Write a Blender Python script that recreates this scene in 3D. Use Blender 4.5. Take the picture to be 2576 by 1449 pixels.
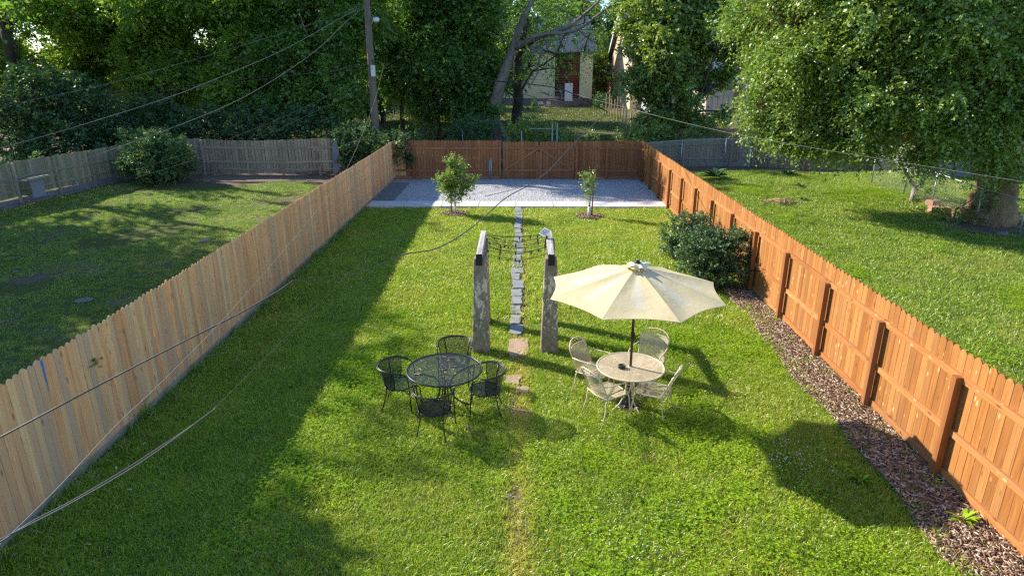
import bpy, math, random
import numpy as np
from math import sin, cos, pi, radians, sqrt, atan2
from mathutils import Vector, Matrix
for o in list(bpy.data.objects): bpy.data.objects.remove(o)
SC = bpy.context.scene
COL = SC.collection
random.seed(7); RNG = np.random.default_rng(11)

# ------------------------------------------------------------------ camera, world, sun, exposure
FPX, PIT, YAW, ROLL, CH = 1640.0, 0.3331, -0.0127, -0.0008, 5.315
_cp, _sp, _cy, _sy = cos(PIT), sin(PIT), cos(YAW), sin(YAW)
FW = np.array([_sy*_cp, _cy*_cp, -_sp]); _r = np.array([_cy, -_sy, 0.0]); _u = np.cross(_r, FW)
RT = _r*cos(ROLL)+_u*sin(ROLL); UP = -_r*sin(ROLL)+_u*cos(ROLL)
cam = bpy.data.cameras.new('camera'); camo = bpy.data.objects.new('camera', cam); COL.objects.link(camo)
cam.sensor_width = 36; cam.lens = FPX/2576*36; cam.clip_start = 0.05; cam.clip_end = 2000
camo.matrix_world = Matrix(((RT[0], UP[0], -FW[0], 0), (RT[1], UP[1], -FW[1], 0), (RT[2], UP[2], -FW[2], CH), (0, 0, 0, 1)))
SC.camera = camo
SUNV = Vector((-1.48, 0.85, 1.0)).normalized()
w = bpy.data.worlds.new('World'); SC.world = w; w.use_nodes = True
nt = w.node_tree; nt.nodes.clear()
sky = nt.nodes.new('ShaderNodeTexSky'); sky.sky_type = 'NISHITA'; sky.sun_disc = False
sky.sun_elevation = math.asin(SUNV.z); sky.sun_rotation = atan2(SUNV.x, SUNV.y)
sky.air_density = 1.0; sky.dust_density = 0.1; sky.ozone_density = 5.0
bg = nt.nodes.new('ShaderNodeBackground'); bg.inputs['Strength'].default_value = 0.14
wo = nt.nodes.new('ShaderNodeOutputWorld')
nt.links.new(sky.outputs[0], bg.inputs[0]); nt.links.new(bg.outputs[0], wo.inputs[0])
sl = bpy.data.lights.new('sun', 'SUN'); sl.energy = 5.0; sl.angle = radians(0.53); sl.color = (1.0, 0.91, 0.76)
so = bpy.data.objects.new('sun', sl); COL.objects.link(so)
so.rotation_euler = (-SUNV).to_track_quat('-Z', 'Y').to_euler(); so.location = (-30, 20, 30)
vs = SC.view_settings; vs.view_transform = 'Standard'; vs.look = 'None'; vs.exposure = 1.0; vs.gamma = 1.0
SC.cycles.use_denoising = False; SC.cycles.filter_width = 1.35; SC.cycles.adaptive_threshold = 0.012
SC.cycles.max_bounces = 6; SC.cycles.diffuse_bounces = 3; SC.cycles.transparent_max_bounces = 24
SC.cycles.transmission_bounces = 4; SC.cycles.sample_clamp_indirect = 6

# ------------------------------------------------------------------ helpers
def smooth(a, b, x):
    t = np.clip((np.asarray(x, float)-a)/(b-a), 0, 1); return t*t*(3-2*t)
def hz(x, y):
    """height of the ground"""
    x = np.asarray(x, float); y = np.asarray(y, float)
    z = 0.42*smooth(6.2, 9, x)*smooth(17, 29, y)*(1-0.5*smooth(30.5, 33, y))*(1-smooth(34, 38, y))
    z = z + 0.05*np.sin(x*0.9+1)*np.sin(y*0.55)*smooth(6.3, 8, np.abs(x)) + 0.012*np.sin(x*2.1)*np.sin(y*1.7+.5)
    return z
def H(x, y): return float(hz(x, y))
def ray(u, v):
    return FW*FPX + RT*(u-1288) + UP*(724.5-v)
def PY(u, v, y):
    """the point of the plane Y=y seen at (u,v)"""
    d = ray(u, v); t = y/d[1]; return Vector((d[0]*t, y, CH+d[2]*t))
def PX(u, v, x):
    d = ray(u, v); t = x/d[0]; return Vector((x, d[1]*t, CH+d[2]*t))
def PZ(u, v, z):
    d = ray(u, v); t = (z-CH)/d[2]; return Vector((d[0]*t, d[1]*t, z))
def G(u, v):
    z = 0.0
    for _ in range(6):
        p = PZ(u, v, z); z = H(p.x, p.y)
    return Vector((p.x, p.y, z))

ORD = 'first second third fourth fifth sixth seventh eighth ninth tenth eleventh twelfth thirteenth fourteenth fifteenth sixteenth seventeenth eighteenth nineteenth twentieth'.split()+['twenty-'+q for q in 'first second third fourth fifth sixth seventh eighth ninth'.split()]
def tag(o, label=None, cat=None, group=None, kind=None):
    if label: o['label'] = label
    if cat: o['category'] = cat
    if group: o['group'] = group
    if kind: o['kind'] = kind
    return o
def empty(name, loc=(0, 0, 0), label=None, cat=None, group=None, rz=0.0):
    o = bpy.data.objects.new(name, None); COL.objects.link(o); o.location = loc; o.rotation_euler[2] = rz
    o.empty_display_size = 0.1
    return tag(o, label, cat, group)
def np_mesh(name, V, F, rnd=None, smooth_=False):
    V = np.asarray(V, np.float32); F = np.asarray(F, np.int32); k = F.shape[1]
    me = bpy.data.meshes.new(name)
    me.vertices.add(len(V)); me.vertices.foreach_set('co', V.ravel())
    me.loops.add(F.size); me.loops.foreach_set('vertex_index', F.ravel())
    me.polygons.add(len(F)); me.polygons.foreach_set('loop_start', np.arange(0, F.size, k, dtype=np.int32))
    me.update(calc_edges=True)
    if rnd is not None:
        a = me.attributes.new('rnd', 'FLOAT', 'FACE'); a.data.foreach_set('value', np.asarray(rnd, np.float32))
    if smooth_: me.polygons.foreach_set('use_smooth', np.ones(len(F), bool))
    return me
def place(name, me, mat, parent=None):
    o = bpy.data.objects.new(name, me); COL.objects.link(o)
    if mat is not None: me.materials.append(mat)
    if parent is not None: o.parent = parent
    return o
def origin_of(o):
    p = Vector((0, 0, 0))
    while o is not None:
        p += o.location; o = o.parent
    return p
class MB:
    """collects shapes given in world coordinates"""
    def __init__(s): s.v = []; s.f = []; s.r = []; s.sm = []
    def face(s, idx, r=0.5, sm=False): s.f.append(tuple(idx)); s.r.append(r); s.sm.append(sm)
    def box(s, lo, hi, r=None, M=None, bev=0.0):
        r = random.random() if r is None else r
        x0, y0, z0 = lo; x1, y1, z1 = hi; b = len(s.v)
        c = [(x0, y0, z0), (x1, y0, z0), (x1, y1, z0), (x0, y1, z0), (x0, y0, z1), (x1, y0, z1), (x1, y1, z1), (x0, y1, z1)]
        s.v += [tuple(M @ Vector(p)) if M is not None else p for p in c]
        for q in ((3, 2, 1, 0), (4, 5, 6, 7), (0, 1, 5, 4), (1, 2, 6, 5), (2, 3, 7, 6), (3, 0, 4, 7)): s.face([b+i for i in q], r)
        return s
    def prism(s, poly, dvec, r=None, sm=False):
        """poly: list of 3D points, extruded by dvec"""
        r = random.random() if r is None else r
        n = len(poly); b = len(s.v); d = Vector(dvec)
        s.v += [tuple(Vector(p)) for p in poly] + [tuple(Vector(p)+d) for p in poly]
        s.face([b+i for i in range(n)][::-1], r); s.face([b+n+i for i in range(n)], r)
        for i in range(n):
            j = (i+1) % n; s.face((b+i, b+j, b+n+j, b+n+i), r, sm)
        return s
    def tube(s, pts, rad, n=6, r=0.5, closed=False, cap=True):
        pts = [Vector(p) for p in pts]; m = len(pts)
        rads = rad if isinstance(rad, (list, tuple)) else [rad]*m
        b = len(s.v); t0 = (pts[1]-pts[0]).normalized()
        a = Vector((0, 0, 1)) if abs(t0.z) < 0.9 else Vector((1, 0, 0))
        nx = t0.cross(a).normalized()
        for i in range(m):
            if closed: t = (pts[(i+1) % m]-pts[i-1])
            else: t = pts[min(i+1, m-1)]-pts[max(i-1, 0)]
            t.normalize(); nx = (nx-t*nx.dot(t)).normalized(); ny = t.cross(nx)
            for k in range(n):
                q = 2*pi*k/n; s.v.append(tuple(pts[i]+(nx*cos(q)+ny*sin(q))*rads[i]))
        for i in range(m if closed else m-1):
            j = (i+1) % m
            for k in range(n):
                l = (k+1) % n; s.face((b+i*n+k, b+i*n+l, b+j*n+l, b+j*n+k), r, True)
        if cap and not closed:
            s.face([b+k for k in range(n)][::-1], r); s.face([b+(m-1)*n+k for k in range(n)], r)
        return s
    def lathe(s, prof, c, n=20, r=0.5):
        b = len(s.v); c = Vector(c)
        for (rr, z) in prof:
            for k in range(n):
                q = 2*pi*k/n; s.v.append((c.x+rr*cos(q), c.y+rr*sin(q), c.z+z))
        for i in range(len(prof)-1):
            for k in range(n):
                l = (k+1) % n; s.face((b+i*n+k, b+i*n+l, b+(i+1)*n+l, b+(i+1)*n+k), r, True)
        s.face([b+k for k in range(n)][::-1], r); s.face([b+(len(prof)-1)*n+k for k in range(n)], r)
        return s
    def build(s, name, mat, parent=None):
        me = bpy.data.meshes.new(name); off = origin_of(parent) if parent is not None else Vector((0, 0, 0))
        me.from_pydata([tuple(Vector(p)-off) for p in s.v], [], s.f)
        a = me.attributes.new('rnd', 'FLOAT', 'FACE'); a.data.foreach_set('value', np.array(s.r, np.float32))
        me.polygons.foreach_set('use_smooth', np.array(s.sm, bool)); me.update()
        return place(name, me, mat, parent)
def copy_tree(o, parent=None):
    c = o.copy(); COL.objects.link(c); c.parent = parent
    for ch in list(o.children): copy_tree(ch, c)
    return c

# ------------------------------------------------------------------ materials
class NT:
    def __init__(s, name):
        s.m = bpy.data.materials.new(name); s.m.use_nodes = True; s.t = s.m.node_tree; s.t.nodes.clear()
        s.out = s.t.nodes.new('ShaderNodeOutputMaterial')
    def n(s, typ, **kw):
        nd = s.t.nodes.new('ShaderNode'+typ)
        for k, v in kw.items():
            if k.startswith('_'): setattr(nd, k[1:], v)
        for k, v in kw.items():
            if k.startswith('_'): continue
            key = int(k[1:]) if (k[0] == 'i' and k[1:].isdigit()) else k.replace('__', ' ')
            s.set(nd.inputs[key], v)
        return nd
    def set(s, sock, v):
        if isinstance(v, bpy.types.NodeSocket): s.t.links.new(v, sock)
        elif isinstance(v, bpy.types.Node): s.t.links.new(v.outputs[0], sock)
        elif isinstance(v, (tuple, list)) and len(v) == 3 and sock.type == 'RGBA': sock.default_value = (*v, 1)
        else: sock.default_value = v
    def attr(s, nm='rnd'): return s.n('Attribute', _attribute_name=nm).outputs['Fac']
    def pos(s): return s.n('NewGeometry').outputs['Position']
    def obj(s): return s.n('TexCoord').outputs['Object']
    def map(s, vec, sc=(1, 1, 1), loc=(0, 0, 0)): return s.n('Mapping', i0=vec, i1=loc, i3=sc).outputs[0]
    def math(s, op, a, b=0.0, c=0.0, clamp=False):
        nd = s.n('Math', _operation=op, _use_clamp=clamp); s.set(nd.inputs[0], a); s.set(nd.inputs[1], b)
        s.set(nd.inputs[2], c); return nd.outputs[0]
    def noise(s, vec, scale=1.0, detail=3.0, rough=0.5, dist=0.0):
        return s.n('TexNoise', Vector=vec, Scale=scale, Detail=detail, Roughness=rough, Distortion=dist).outputs['Fac']
    def vor(s, vec, scale=1.0, feat='F1', out='Distance', rand=1.0):
        return s.n('TexVoronoi', _feature=feat, Vector=vec, Scale=scale, Randomness=rand).outputs[out]
    def ramp(s, fac, stops, interp='LINEAR'):
        nd = s.t.nodes.new('ShaderNodeValToRGB'); cr = nd.color_ramp; cr.interpolation = interp
        while len(cr.elements) < len(stops): cr.elements.new(0.5)
        for e, (p, c) in zip(cr.elements, stops):
            e.position = p; e.color = (*c, 1) if isinstance(c, (tuple, list)) else (c, c, c, 1)
        s.set(nd.inputs[0], fac); return nd.outputs[0]
    def mix(s, fac, a, b, mode='MIX'):
        nd = s.n('Mix', _data_type='RGBA', _blend_type=mode)
        s.set(nd.inputs[0], fac); s.set(nd.inputs[6], a); s.set(nd.inputs[7], b); return nd.outputs[2]
    def bump(s, h, strength=0.3, dist=0.01): return s.n('Bump', Strength=strength, Distance=dist, Height=h).outputs[0]
    def pbr(s, col, rough=0.7, metal=0.0, normal=None, spec=0.4, alpha=None):
        nd = s.n('BsdfPrincipled'); s.set(nd.inputs['Base Color'], col); s.set(nd.inputs['Roughness'], rough)
        s.set(nd.inputs['Metallic'], metal); s.set(nd.inputs['Specular IOR Level'], spec)
        if normal is not None: s.set(nd.inputs['Normal'], normal)
        if alpha is not None: s.set(nd.inputs['Alpha'], alpha)
        return nd.outputs[0]
    def end(s, sh): s.t.links.new(sh, s.out.inputs[0]); return s.m

def m_leaf(name, dark, mid, lite, trans=0.35, gloss=0.10, nscale=0.45, nscale2=None):
    t = NT(name); P = t.pos(); r = t.attr()
    n1 = t.noise(P, nscale, 2.0); f = t.math('ADD', t.math('MULTIPLY', r, 0.55), t.math('MULTIPLY', n1, 0.75))
    col = t.ramp(f, [(0.28, dark), (0.62, mid), (0.95, lite)])
    d = t.n('BsdfDiffuse', Color=col); tr = t.n('BsdfTranslucent', Color=t.mix(0.5, col, (lite[0]*1.5, lite[1]*1.6, lite[2]*0.8)))
    mx = t.n('MixShader', i0=trans, i1=d.outputs[0], i2=tr.outputs[0])
    g = t.n('BsdfGlossy', Color=(0.85, 0.95, 0.8), Roughness=0.5)
    mx2 = t.n('MixShader', i0=gloss*0.6, i1=mx.outputs[0], i2=g.outputs[0])
    return t.end(mx2.outputs[0])
def m_bark(name, c0, c1, c2, sc=3.0, vs_=0.25):
    t = NT(name); P = t.obj(); q = t.map(P, (sc*3, sc*3, sc*vs_*3))
    n1 = t.noise(q, 1.0, 6.0, 0.65, 0.6); n2 = t.noise(P, 1.2, 3.0)
    col = t.mix(t.ramp(n2, [(0.35, 0.0), (0.65, 1.0)]), t.ramp(n1, [(0.3, c0), (0.7, c1)]), t.ramp(n1, [(0.3, c1), (0.7, c2)]))
    return t.end(t.pbr(col, 0.9, normal=t.bump(n1, 1.0, 0.07)))
def m_wood(name, cols, axis='Z', dirt=0.35, knots=True, grey=None, base_stain=None, contrast=1.0, pale_knots=None):
    """boards whose grain runs along an axis; every board has its own rnd"""
    t = NT(name); P = t.pos(); r = t.attr()
    ax = 'XYZ'.index(axis); sc = [22.0, 22.0, 22.0]; sc[ax] = 1.1
    off = t.n('CombineXYZ', X=t.math('MULTIPLY', r, 37.0), Y=t.math('MULTIPLY', r, 71.0), Z=t.math('MULTIPLY', r, 53.0)).outputs[0]
    Q = t.n('VectorMath', _operation='ADD', i0=P, i1=off).outputs[0]
    g1 = t.noise(t.map(Q, tuple(sc)), 1.0, 5.0, 0.6, 1.2)
    g2 = t.noise(t.map(Q, tuple(s*0.22 for s in sc)), 1.0, 3.0, 0.55, 0.5)
    f = t.math('SUBTRACT', t.math('ADD', t.math('MULTIPLY', g1, 0.95*contrast), t.math('ADD', t.math('MULTIPLY', r, 0.38), t.math('MULTIPLY', g2, 0.45))), .32+.45*(contrast-1))
    col = t.ramp(f, [(0.25, cols[0]), (0.55, cols[1]), (0.9, cols[2])])
    if grey is not None:
        gm = t.ramp(t.noise(t.map(Q, tuple(s*0.12 for s in sc)), 1.0, 4.0), [(0.44, 0.0), (0.60, 1.0)])
        rb = t.math('FRACT', t.math('MULTIPLY', r, 7.31)); gm = t.math('MULTIPLY', gm, t.ramp(rb, [(.2, .45), (.9, 1.2)]))
        col = t.mix(t.math('MULTIPLY', gm, dirt), col, grey)
    g4 = t.noise(t.map(Q, tuple(q*(2.2 if q > 5 else .7) for q in sc)), 1.0, 3.0, 0.5, 1.0)
    col = t.mix(t.math('MULTIPLY', t.ramp(g4, [(.60, 0.0), (.72, 1.0)]), .55), col, tuple(c*.45 for c in cols[0]))
    if knots:
        ks = [7.0, 7.0, 7.0]; ks[ax] = 2.6
        k = t.vor(t.map(Q, tuple(ks)), 1.0); kn = t.ramp(k, [(0.07, 1.0), (0.16, 0.0)])
        col = t.mix(t.math('MULTIPLY', kn, 0.65), col, tuple(c*0.35 for c in cols[0]))
    if pale_knots is not None:
        ks = [9.0, 9.0, 9.0]; ks[ax] = 4.0
        k2 = t.vor(t.map(Q, tuple(ks), (3.3, 1.7, 2.9)), 1.0); k3 = t.noise(Q, 3.0, 2.0)
        col = t.mix(t.math('MULTIPLY', t.ramp(k2, [(.10, .75), (.20, 0.0)]), t.ramp(k3, [(.45, 0.0), (.55, 1.0)])), col, pale_knots)
    if base_stain is not None:
        z = t.n('SeparateXYZ', i0=P).outputs[2]
        sm_ = t.math('MULTIPLY', t.ramp(z, [(0.02, 1.0), (0.28, 0.0)]), t.noise(t.map(Q, (5, 5, 2)), 1.0, 3.0))
        col = t.mix(sm_, col, base_stain)
    return t.end(t.pbr(col, 0.78, normal=t.bump(g1, 0.35, 0.006), spec=0.25))
def m_plain(name, col, rough=0.6, metal=0.0, var=0.15, sc=6.0, bump=0.0, spec=0.4):
    t = NT(name); P = t.pos(); n = t.noise(P, sc, 4.0)
    c = t.mix(n, tuple(x*(1-var) for x in col), tuple(min(1, x*(1+var)) for x in col))
    nm = t.bump(n, bump, 0.01) if bump else None
    return t.end(t.pbr(c, rough, metal, nm, spec))
def m_meshmetal(name, col, cell=0.014, fill=0.36, rough=0.5):
    """expanded metal: a diamond lattice with real holes in it"""
    t = NT(name); O = t.n('TexCoord').outputs['UV']; s3 = t.n('SeparateXYZ', i0=O)
    def wave(a, b):
        v = t.math('ADD', t.math('MULTIPLY', s3.outputs[0], a/cell), t.math('MULTIPLY', s3.outputs[1], b/cell))
        return t.math('LESS_THAN', t.math('FRACT', v), fill)
    al = t.math('MAXIMUM', wave(1, .62), wave(-1, .62))
    P = t.pos(); c = t.mix(t.noise(P, 9.0, 3.0), tuple(x*.8 for x in col), tuple(min(1, x*1.15) for x in col))
    return t.end(t.pbr(c, rough, 0.0, None, 0.45, al))
def m_siding(name, col, pitch=0.115, ax='Z', dark=0.55):
    t = NT(name); P = t.pos(); z = t.n('SeparateXYZ', i0=P).outputs['XYZ'.index(ax)]
    fr = t.math('FRACT', t.math('DIVIDE', z, pitch))
    n = t.noise(P, 0.8, 3.0); c = t.mix(n, tuple(x*.85 for x in col), tuple(min(1, x*1.1) for x in col))
    c = t.mix(t.ramp(fr, [(0.0, 1.0), (0.10, 0.0)]), c, tuple(x*dark for x in col))
    return t.end(t.pbr(c, 0.6, normal=t.bump(fr, 0.6, 0.02)))

M = {}
M['leaf_locust'] = m_leaf('leaf_locust', (0.065, 0.151, 0.021), (0.132, 0.266, 0.026), (0.305, 0.416, 0.033), 0.55)
M['leaf_shrub'] = m_leaf('leaf_shrub', (0.023, 0.067, 0.027), (0.047, 0.114, 0.039), (0.087, 0.166, 0.046), 0.34)
M['leaf_maple'] = m_leaf('leaf_maple', (0.043, 0.116, 0.022), (0.087, 0.202, 0.024), (0.194, 0.313, 0.030), 0.52, 0.12)
M['leaf_elm'] = m_leaf('leaf_elm', (0.072, 0.158, 0.023), (0.146, 0.254, 0.029), (0.282, 0.366, 0.043), 0.42, 0.16, 0.9)
M['leaf_mulberry'] = m_leaf('leaf_mulberry', (0.068, 0.141, 0.020), (0.145, 0.239, 0.024), (0.291, 0.359, 0.030), 0.42, 0.18, 0.8)
M['leaf_apple'] = m_leaf('leaf_apple', (0.085, 0.172, 0.028), (0.160, 0.269, 0.033), (0.319, 0.395, 0.044), 0.35, 0.20, 3.0)
M['leaf_bush'] = m_leaf('leaf_bush', (0.032, 0.086, 0.031), (0.069, 0.152, 0.048), (0.118, 0.213, 0.060), 0.3, 0.1, 1.4)
M['leaf_privet'] = m_leaf('leaf_privet', (0.033, 0.083, 0.034), (0.068, 0.143, 0.050), (0.128, 0.210, 0.063), 0.30, 0.12, 2.2)
M['leaf_lime'] = m_leaf('leaf_lime', (0.070, 0.136, 0.020), (0.126, 0.204, 0.025), (0.182, 0.255, 0.030), 0.4, 0.1, 3)
M['bark_dark'] = m_bark('bark_dark', (.03, .024, .018), (.07, .055, .042), (.12, .10, .08))
M['bark_grey'] = m_bark('bark_grey', (0.085, 0.068, 0.055), (0.221, 0.187, 0.153), (0.357, 0.315, 0.264), 2.0)
M['bark_elm'] = m_bark('bark_elm', (0.103, 0.061, 0.032), (0.269, 0.162, 0.084), (0.497, 0.306, 0.163), 2.2)
M['bark_sapling'] = m_plain('bark_sapling', (.16, .12, .08), .8)
M['cedar'] = m_wood('cedar', [(0.239, 0.088, 0.023), (0.350, 0.139, 0.035), (0.460, 0.218, 0.068)], 'Z', 0.35, True, (0.276, 0.153, 0.068), (0.202, 0.142, 0.081), pale_knots=(.72, .46, .22))
M['cedar_y'] = m_wood('cedar_y', [(0.276, 0.103, 0.030), (0.386, 0.155, 0.046), (0.497, 0.247, 0.089)], 'Y', 0.3, True, (0.313, 0.184, 0.095), pale_knots=(.72, .46, .22))
M['cedar_x'] = m_wood('cedar_x', [(.30, .105, .030), (.42, .150, .045), (.54, .22, .07)], 'X', 0.3, True, (.28, .13, .06))
M['cedar_post'] = m_wood('cedar_post', [(0.216, 0.077, 0.023), (0.297, 0.110, 0.034), (0.378, 0.160, 0.052)], 'Z', 0.3, False, (0.225, 0.121, 0.065))
M['backwood'] = m_wood('backwood', [(0.237, 0.086, 0.032), (0.354, 0.135, 0.053), (0.454, 0.196, 0.082)], 'Z', 0.35, True, (0.237, 0.121, 0.067), (0.197, 0.100, 0.067))
M['pine'] = m_wood('pine', [(0.611, 0.269, 0.097), (0.900, 0.446, 0.193), (0.900, 0.642, 0.307)], 'Z', 0.95, True, (0.611, 0.400, 0.244), (0.611, 0.382, 0.227))
M['pine_y'] = m_wood('pine_y', [(.30, .22, .15), (.42, .33, .25), (.5, .42, .34)], 'Y', 0.6, False, (.30, .25, .2))
M['greywood'] = m_wood('greywood', [(0.154, 0.132, 0.106), (0.294, 0.251, 0.198), (0.420, 0.363, 0.288)], 'Z', 0.5, True, (0.210, 0.218, 0.156))
M['greywood_x'] = m_wood('greywood_x', [(0.196, 0.172, 0.132), (0.308, 0.264, 0.210), (0.434, 0.370, 0.288)], 'X', 0.5, False, (0.210, 0.211, 0.156))
M['greywood_y'] = m_wood('greywood_y', [(0.168, 0.169, 0.120), (0.266, 0.257, 0.186), (0.378, 0.351, 0.252)], 'Y', 0.5, False, (0.182, 0.209, 0.132))
M['mossywood'] = m_wood('mossywood', [(0.150, 0.147, 0.100), (0.285, 0.259, 0.188), (0.420, 0.371, 0.281)], 'Z', 0.8, False, (0.180, 0.210, 0.112))
M['brownwood'] = m_wood('brownwood', [(0.200, 0.132, 0.083), (0.325, 0.222, 0.143), (0.450, 0.324, 0.220)], 'Z', 0.5, True, (0.250, 0.204, 0.154))
M['slatwood'] = m_wood('slatwood', [(.33, .17, .085), (.45, .25, .13), (.55, .33, .18)], 'X', 0.3, False, (.3, .2, .13))
M['postwood'] = m_wood('postwood', [(.40, .27, .12), (.55, .38, .18), (.64, .46, .24)], 'Z', 0.2, False, (.4, .3, .2))
M['beam'] = m_wood('beam', [(.20, .175, .155), (.50, .46, .43), (.72, .69, .66)], 'Y', 0.5, False, (.20, .17, .15), contrast=1.6)
M['log'] = m_wood('log', [(.07, .022, .014), (.13, .042, .025), (.18, .065, .04)], 'X', 0.5, False, (.08, .04, .03))
M['polewood'] = m_wood('polewood', [(0.104, 0.080, 0.062), (0.168, 0.136, 0.108), (0.240, 0.200, 0.160)], 'Z', 0.5, False, (0.128, 0.112, 0.096), contrast=1.3)
M['tar'] = m_plain('tar', (.012, .012, .013), .5)
M['galv'] = m_plain('galv', (.42, .44, .47), .42, 0.6)
M['whitemetal'] = m_plain('whitemetal', (.62, .64, .66), .5, 0.1)
M['wire_black'] = m_plain('wire_black', (.02, .02, .022), .55)
M['wire_grey'] = m_plain('wire_grey', (.075, .075, .075), .55, 0.2)
M['wire_alu'] = m_plain('wire_alu', (.17, .17, .165), .5, 0.3)
M['wire_tan'] = m_plain('wire_tan', (.17, .15, .13), .6)
M['black_iron'] = m_plain('black_iron', (.014, .015, .018), .38, 0.2, spec=.6)
M['cream_iron'] = m_plain('cream_iron', (.62, .53, .38), .45, 0.0, .12)
M['black_mesh'] = m_meshmetal('black_mesh', (.016, .018, .026), 0.016, 0.40)
M['cream_mesh'] = m_meshmetal('cream_mesh', (.60, .49, .35), 0.016, 0.38)
M['bronze'] = m_plain('bronze', (.055, .032, .020), .4, 0.4)
M['plastic_black'] = m_plain('plastic_black', (.015, .016, .018), .45)
M['blue'] = m_plain('blue', (.03, .22, .62), .5)
M['terracotta'] = m_plain('terracotta', (.50, .17, .07), .8)
M['block'] = m_plain('block', (.40, .22, .16), .9, 0, .2, 9, .3)
M['slate'] = m_plain('slate', (.24, .255, .26), .8, 0, .35, 5, .4)
M['pinkstone'] = m_plain('pinkstone', (.40, .28, .22), .85, 0, .25, 25, .4)
M['paver'] = m_plain('paver', (.16, .185, .19), .85, 0, .2, 6, .3)
M['rock'] = m_plain('rock', (.19, .175, .165), .9, 0, .3, 8, .5)
M['sheet'] = m_plain('sheet', (.17, .18, .21), .55, 0.2, .25, 3, .3)
M['white_door'] = m_plain('white_door', (.62, .62, .62), .6)
M['glass'] = m_plain('glass', (.03, .04, .05), .12, 0, .1, 2, 0, .7)
M['guard'] = m_plain('guard', (.72, .74, .74), .5)
M['straw'] = m_plain('straw', (.40, .27, .14), .9, 0, .35, 30)

def t_bulb():
    t = NT('bulb_glass'); g = t.n('BsdfGlass', Color=(1, .96, .9), Roughness=0.02, IOR=1.3)
    tr = t.n('BsdfTransparent', Color=(1, .97, .93)); return t.end(t.n('MixShader', i0=0.45, i1=tr.outputs[0], i2=g.outputs[0]).outputs[0])
M['bulb'] = t_bulb()
def t_solar():
    t = NT('solar_cell'); O = t.obj(); s = t.n('SeparateXYZ', i0=O)
    a = t.math('LESS_THAN', t.math('FRACT', t.math('MULTIPLY', s.outputs[0], 20.0)), 0.1)
    b = t.math('LESS_THAN', t.math('FRACT', t.math('MULTIPLY', s.outputs[1], 20.0)), 0.1)
    return t.end(t.pbr(t.mix(t.math('MAXIMUM', a, b), (.10, .13, .19), (.3, .33, .38)), .25, 0, None, .7))
M['solar'] = t_solar()
def t_concrete_pillar():
    t = NT('peeling_concrete'); P = t.pos(); n = t.noise(P, 9, 5, .65); n2 = t.noise(t.map(P, (1, 1, .45)), 15.0, 7.0, .72, .3)
    z = t.n('SeparateXYZ', i0=P).outputs[2]
    col = t.ramp(n, [(.25, (.16, .12, .085)), (.6, (.30, .235, .17)), (.9, (.42, .34, .25))])
    band = t.ramp(t.math('MULTIPLY', z, 0.5), [(.05, 0.0), (.25, .3), (.45, .75), (.72, 1.0), (.80, .1), (.95, 0.0)])
    m = t.ramp(t.math('ADD', t.math('MULTIPLY', n2, 1.0), t.math('MULTIPLY', band, .11)), [(.60, 0.0), (.615, 1.0)])
    col = t.mix(m, col, (.66, .55, .38)); 
    g = t.ramp(t.math('MULTIPLY', z, 1.0), [(0.0, 1.0), (.12, 0.0)]); col = t.mix(t.math('MULTIPLY', g, .5), col, (.07, .08, .04))
    return t.end(t.pbr(col, .9, normal=t.bump(t.math('ADD', n, m), .5, .012)))
M['pillar'] = t_concrete_pillar()
def t_gravel():
    t = NT('gravel'); P = t.pos(); v = t.n('TexVoronoi', Vector=P, Scale=26.0); n = t.noise(P, 1.1, 4.0)
    v2 = t.n('TexVoronoi', Vector=P, Scale=9.0)
    sp = t.n('SeparateColor', i0=v.outputs['Color']).outputs[0]
    c = t.ramp(sp, [(.0, (.27, .27, .28)), (.4, (.46, .465, .48)), (1, (.68, .68, .69))])
    c = t.mix(t.math('MULTIPLY', t.ramp(n, [(.45, 0.0), (.75, 1.0)]), .25), c, (.45, .42, .39))
    return t.end(t.pbr(c, .9, normal=t.bump(t.math('ADD', v.outputs['Distance'], t.math('MULTIPLY', v2.outputs['Distance'], .8)), 1.0, .05)))
M['gravel'] = t_gravel()
def t_conc():
    t = NT('concrete'); P = t.pos(); n = t.noise(P, 2.5, 6.0, .7)
    c = t.ramp(n, [(.3, (.50, .48, .46)), (.7, (.66, .64, .62))]); return t.end(t.pbr(c, .9, normal=t.bump(n, .15, .01)))
M['concrete'] = t_conc()
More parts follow.
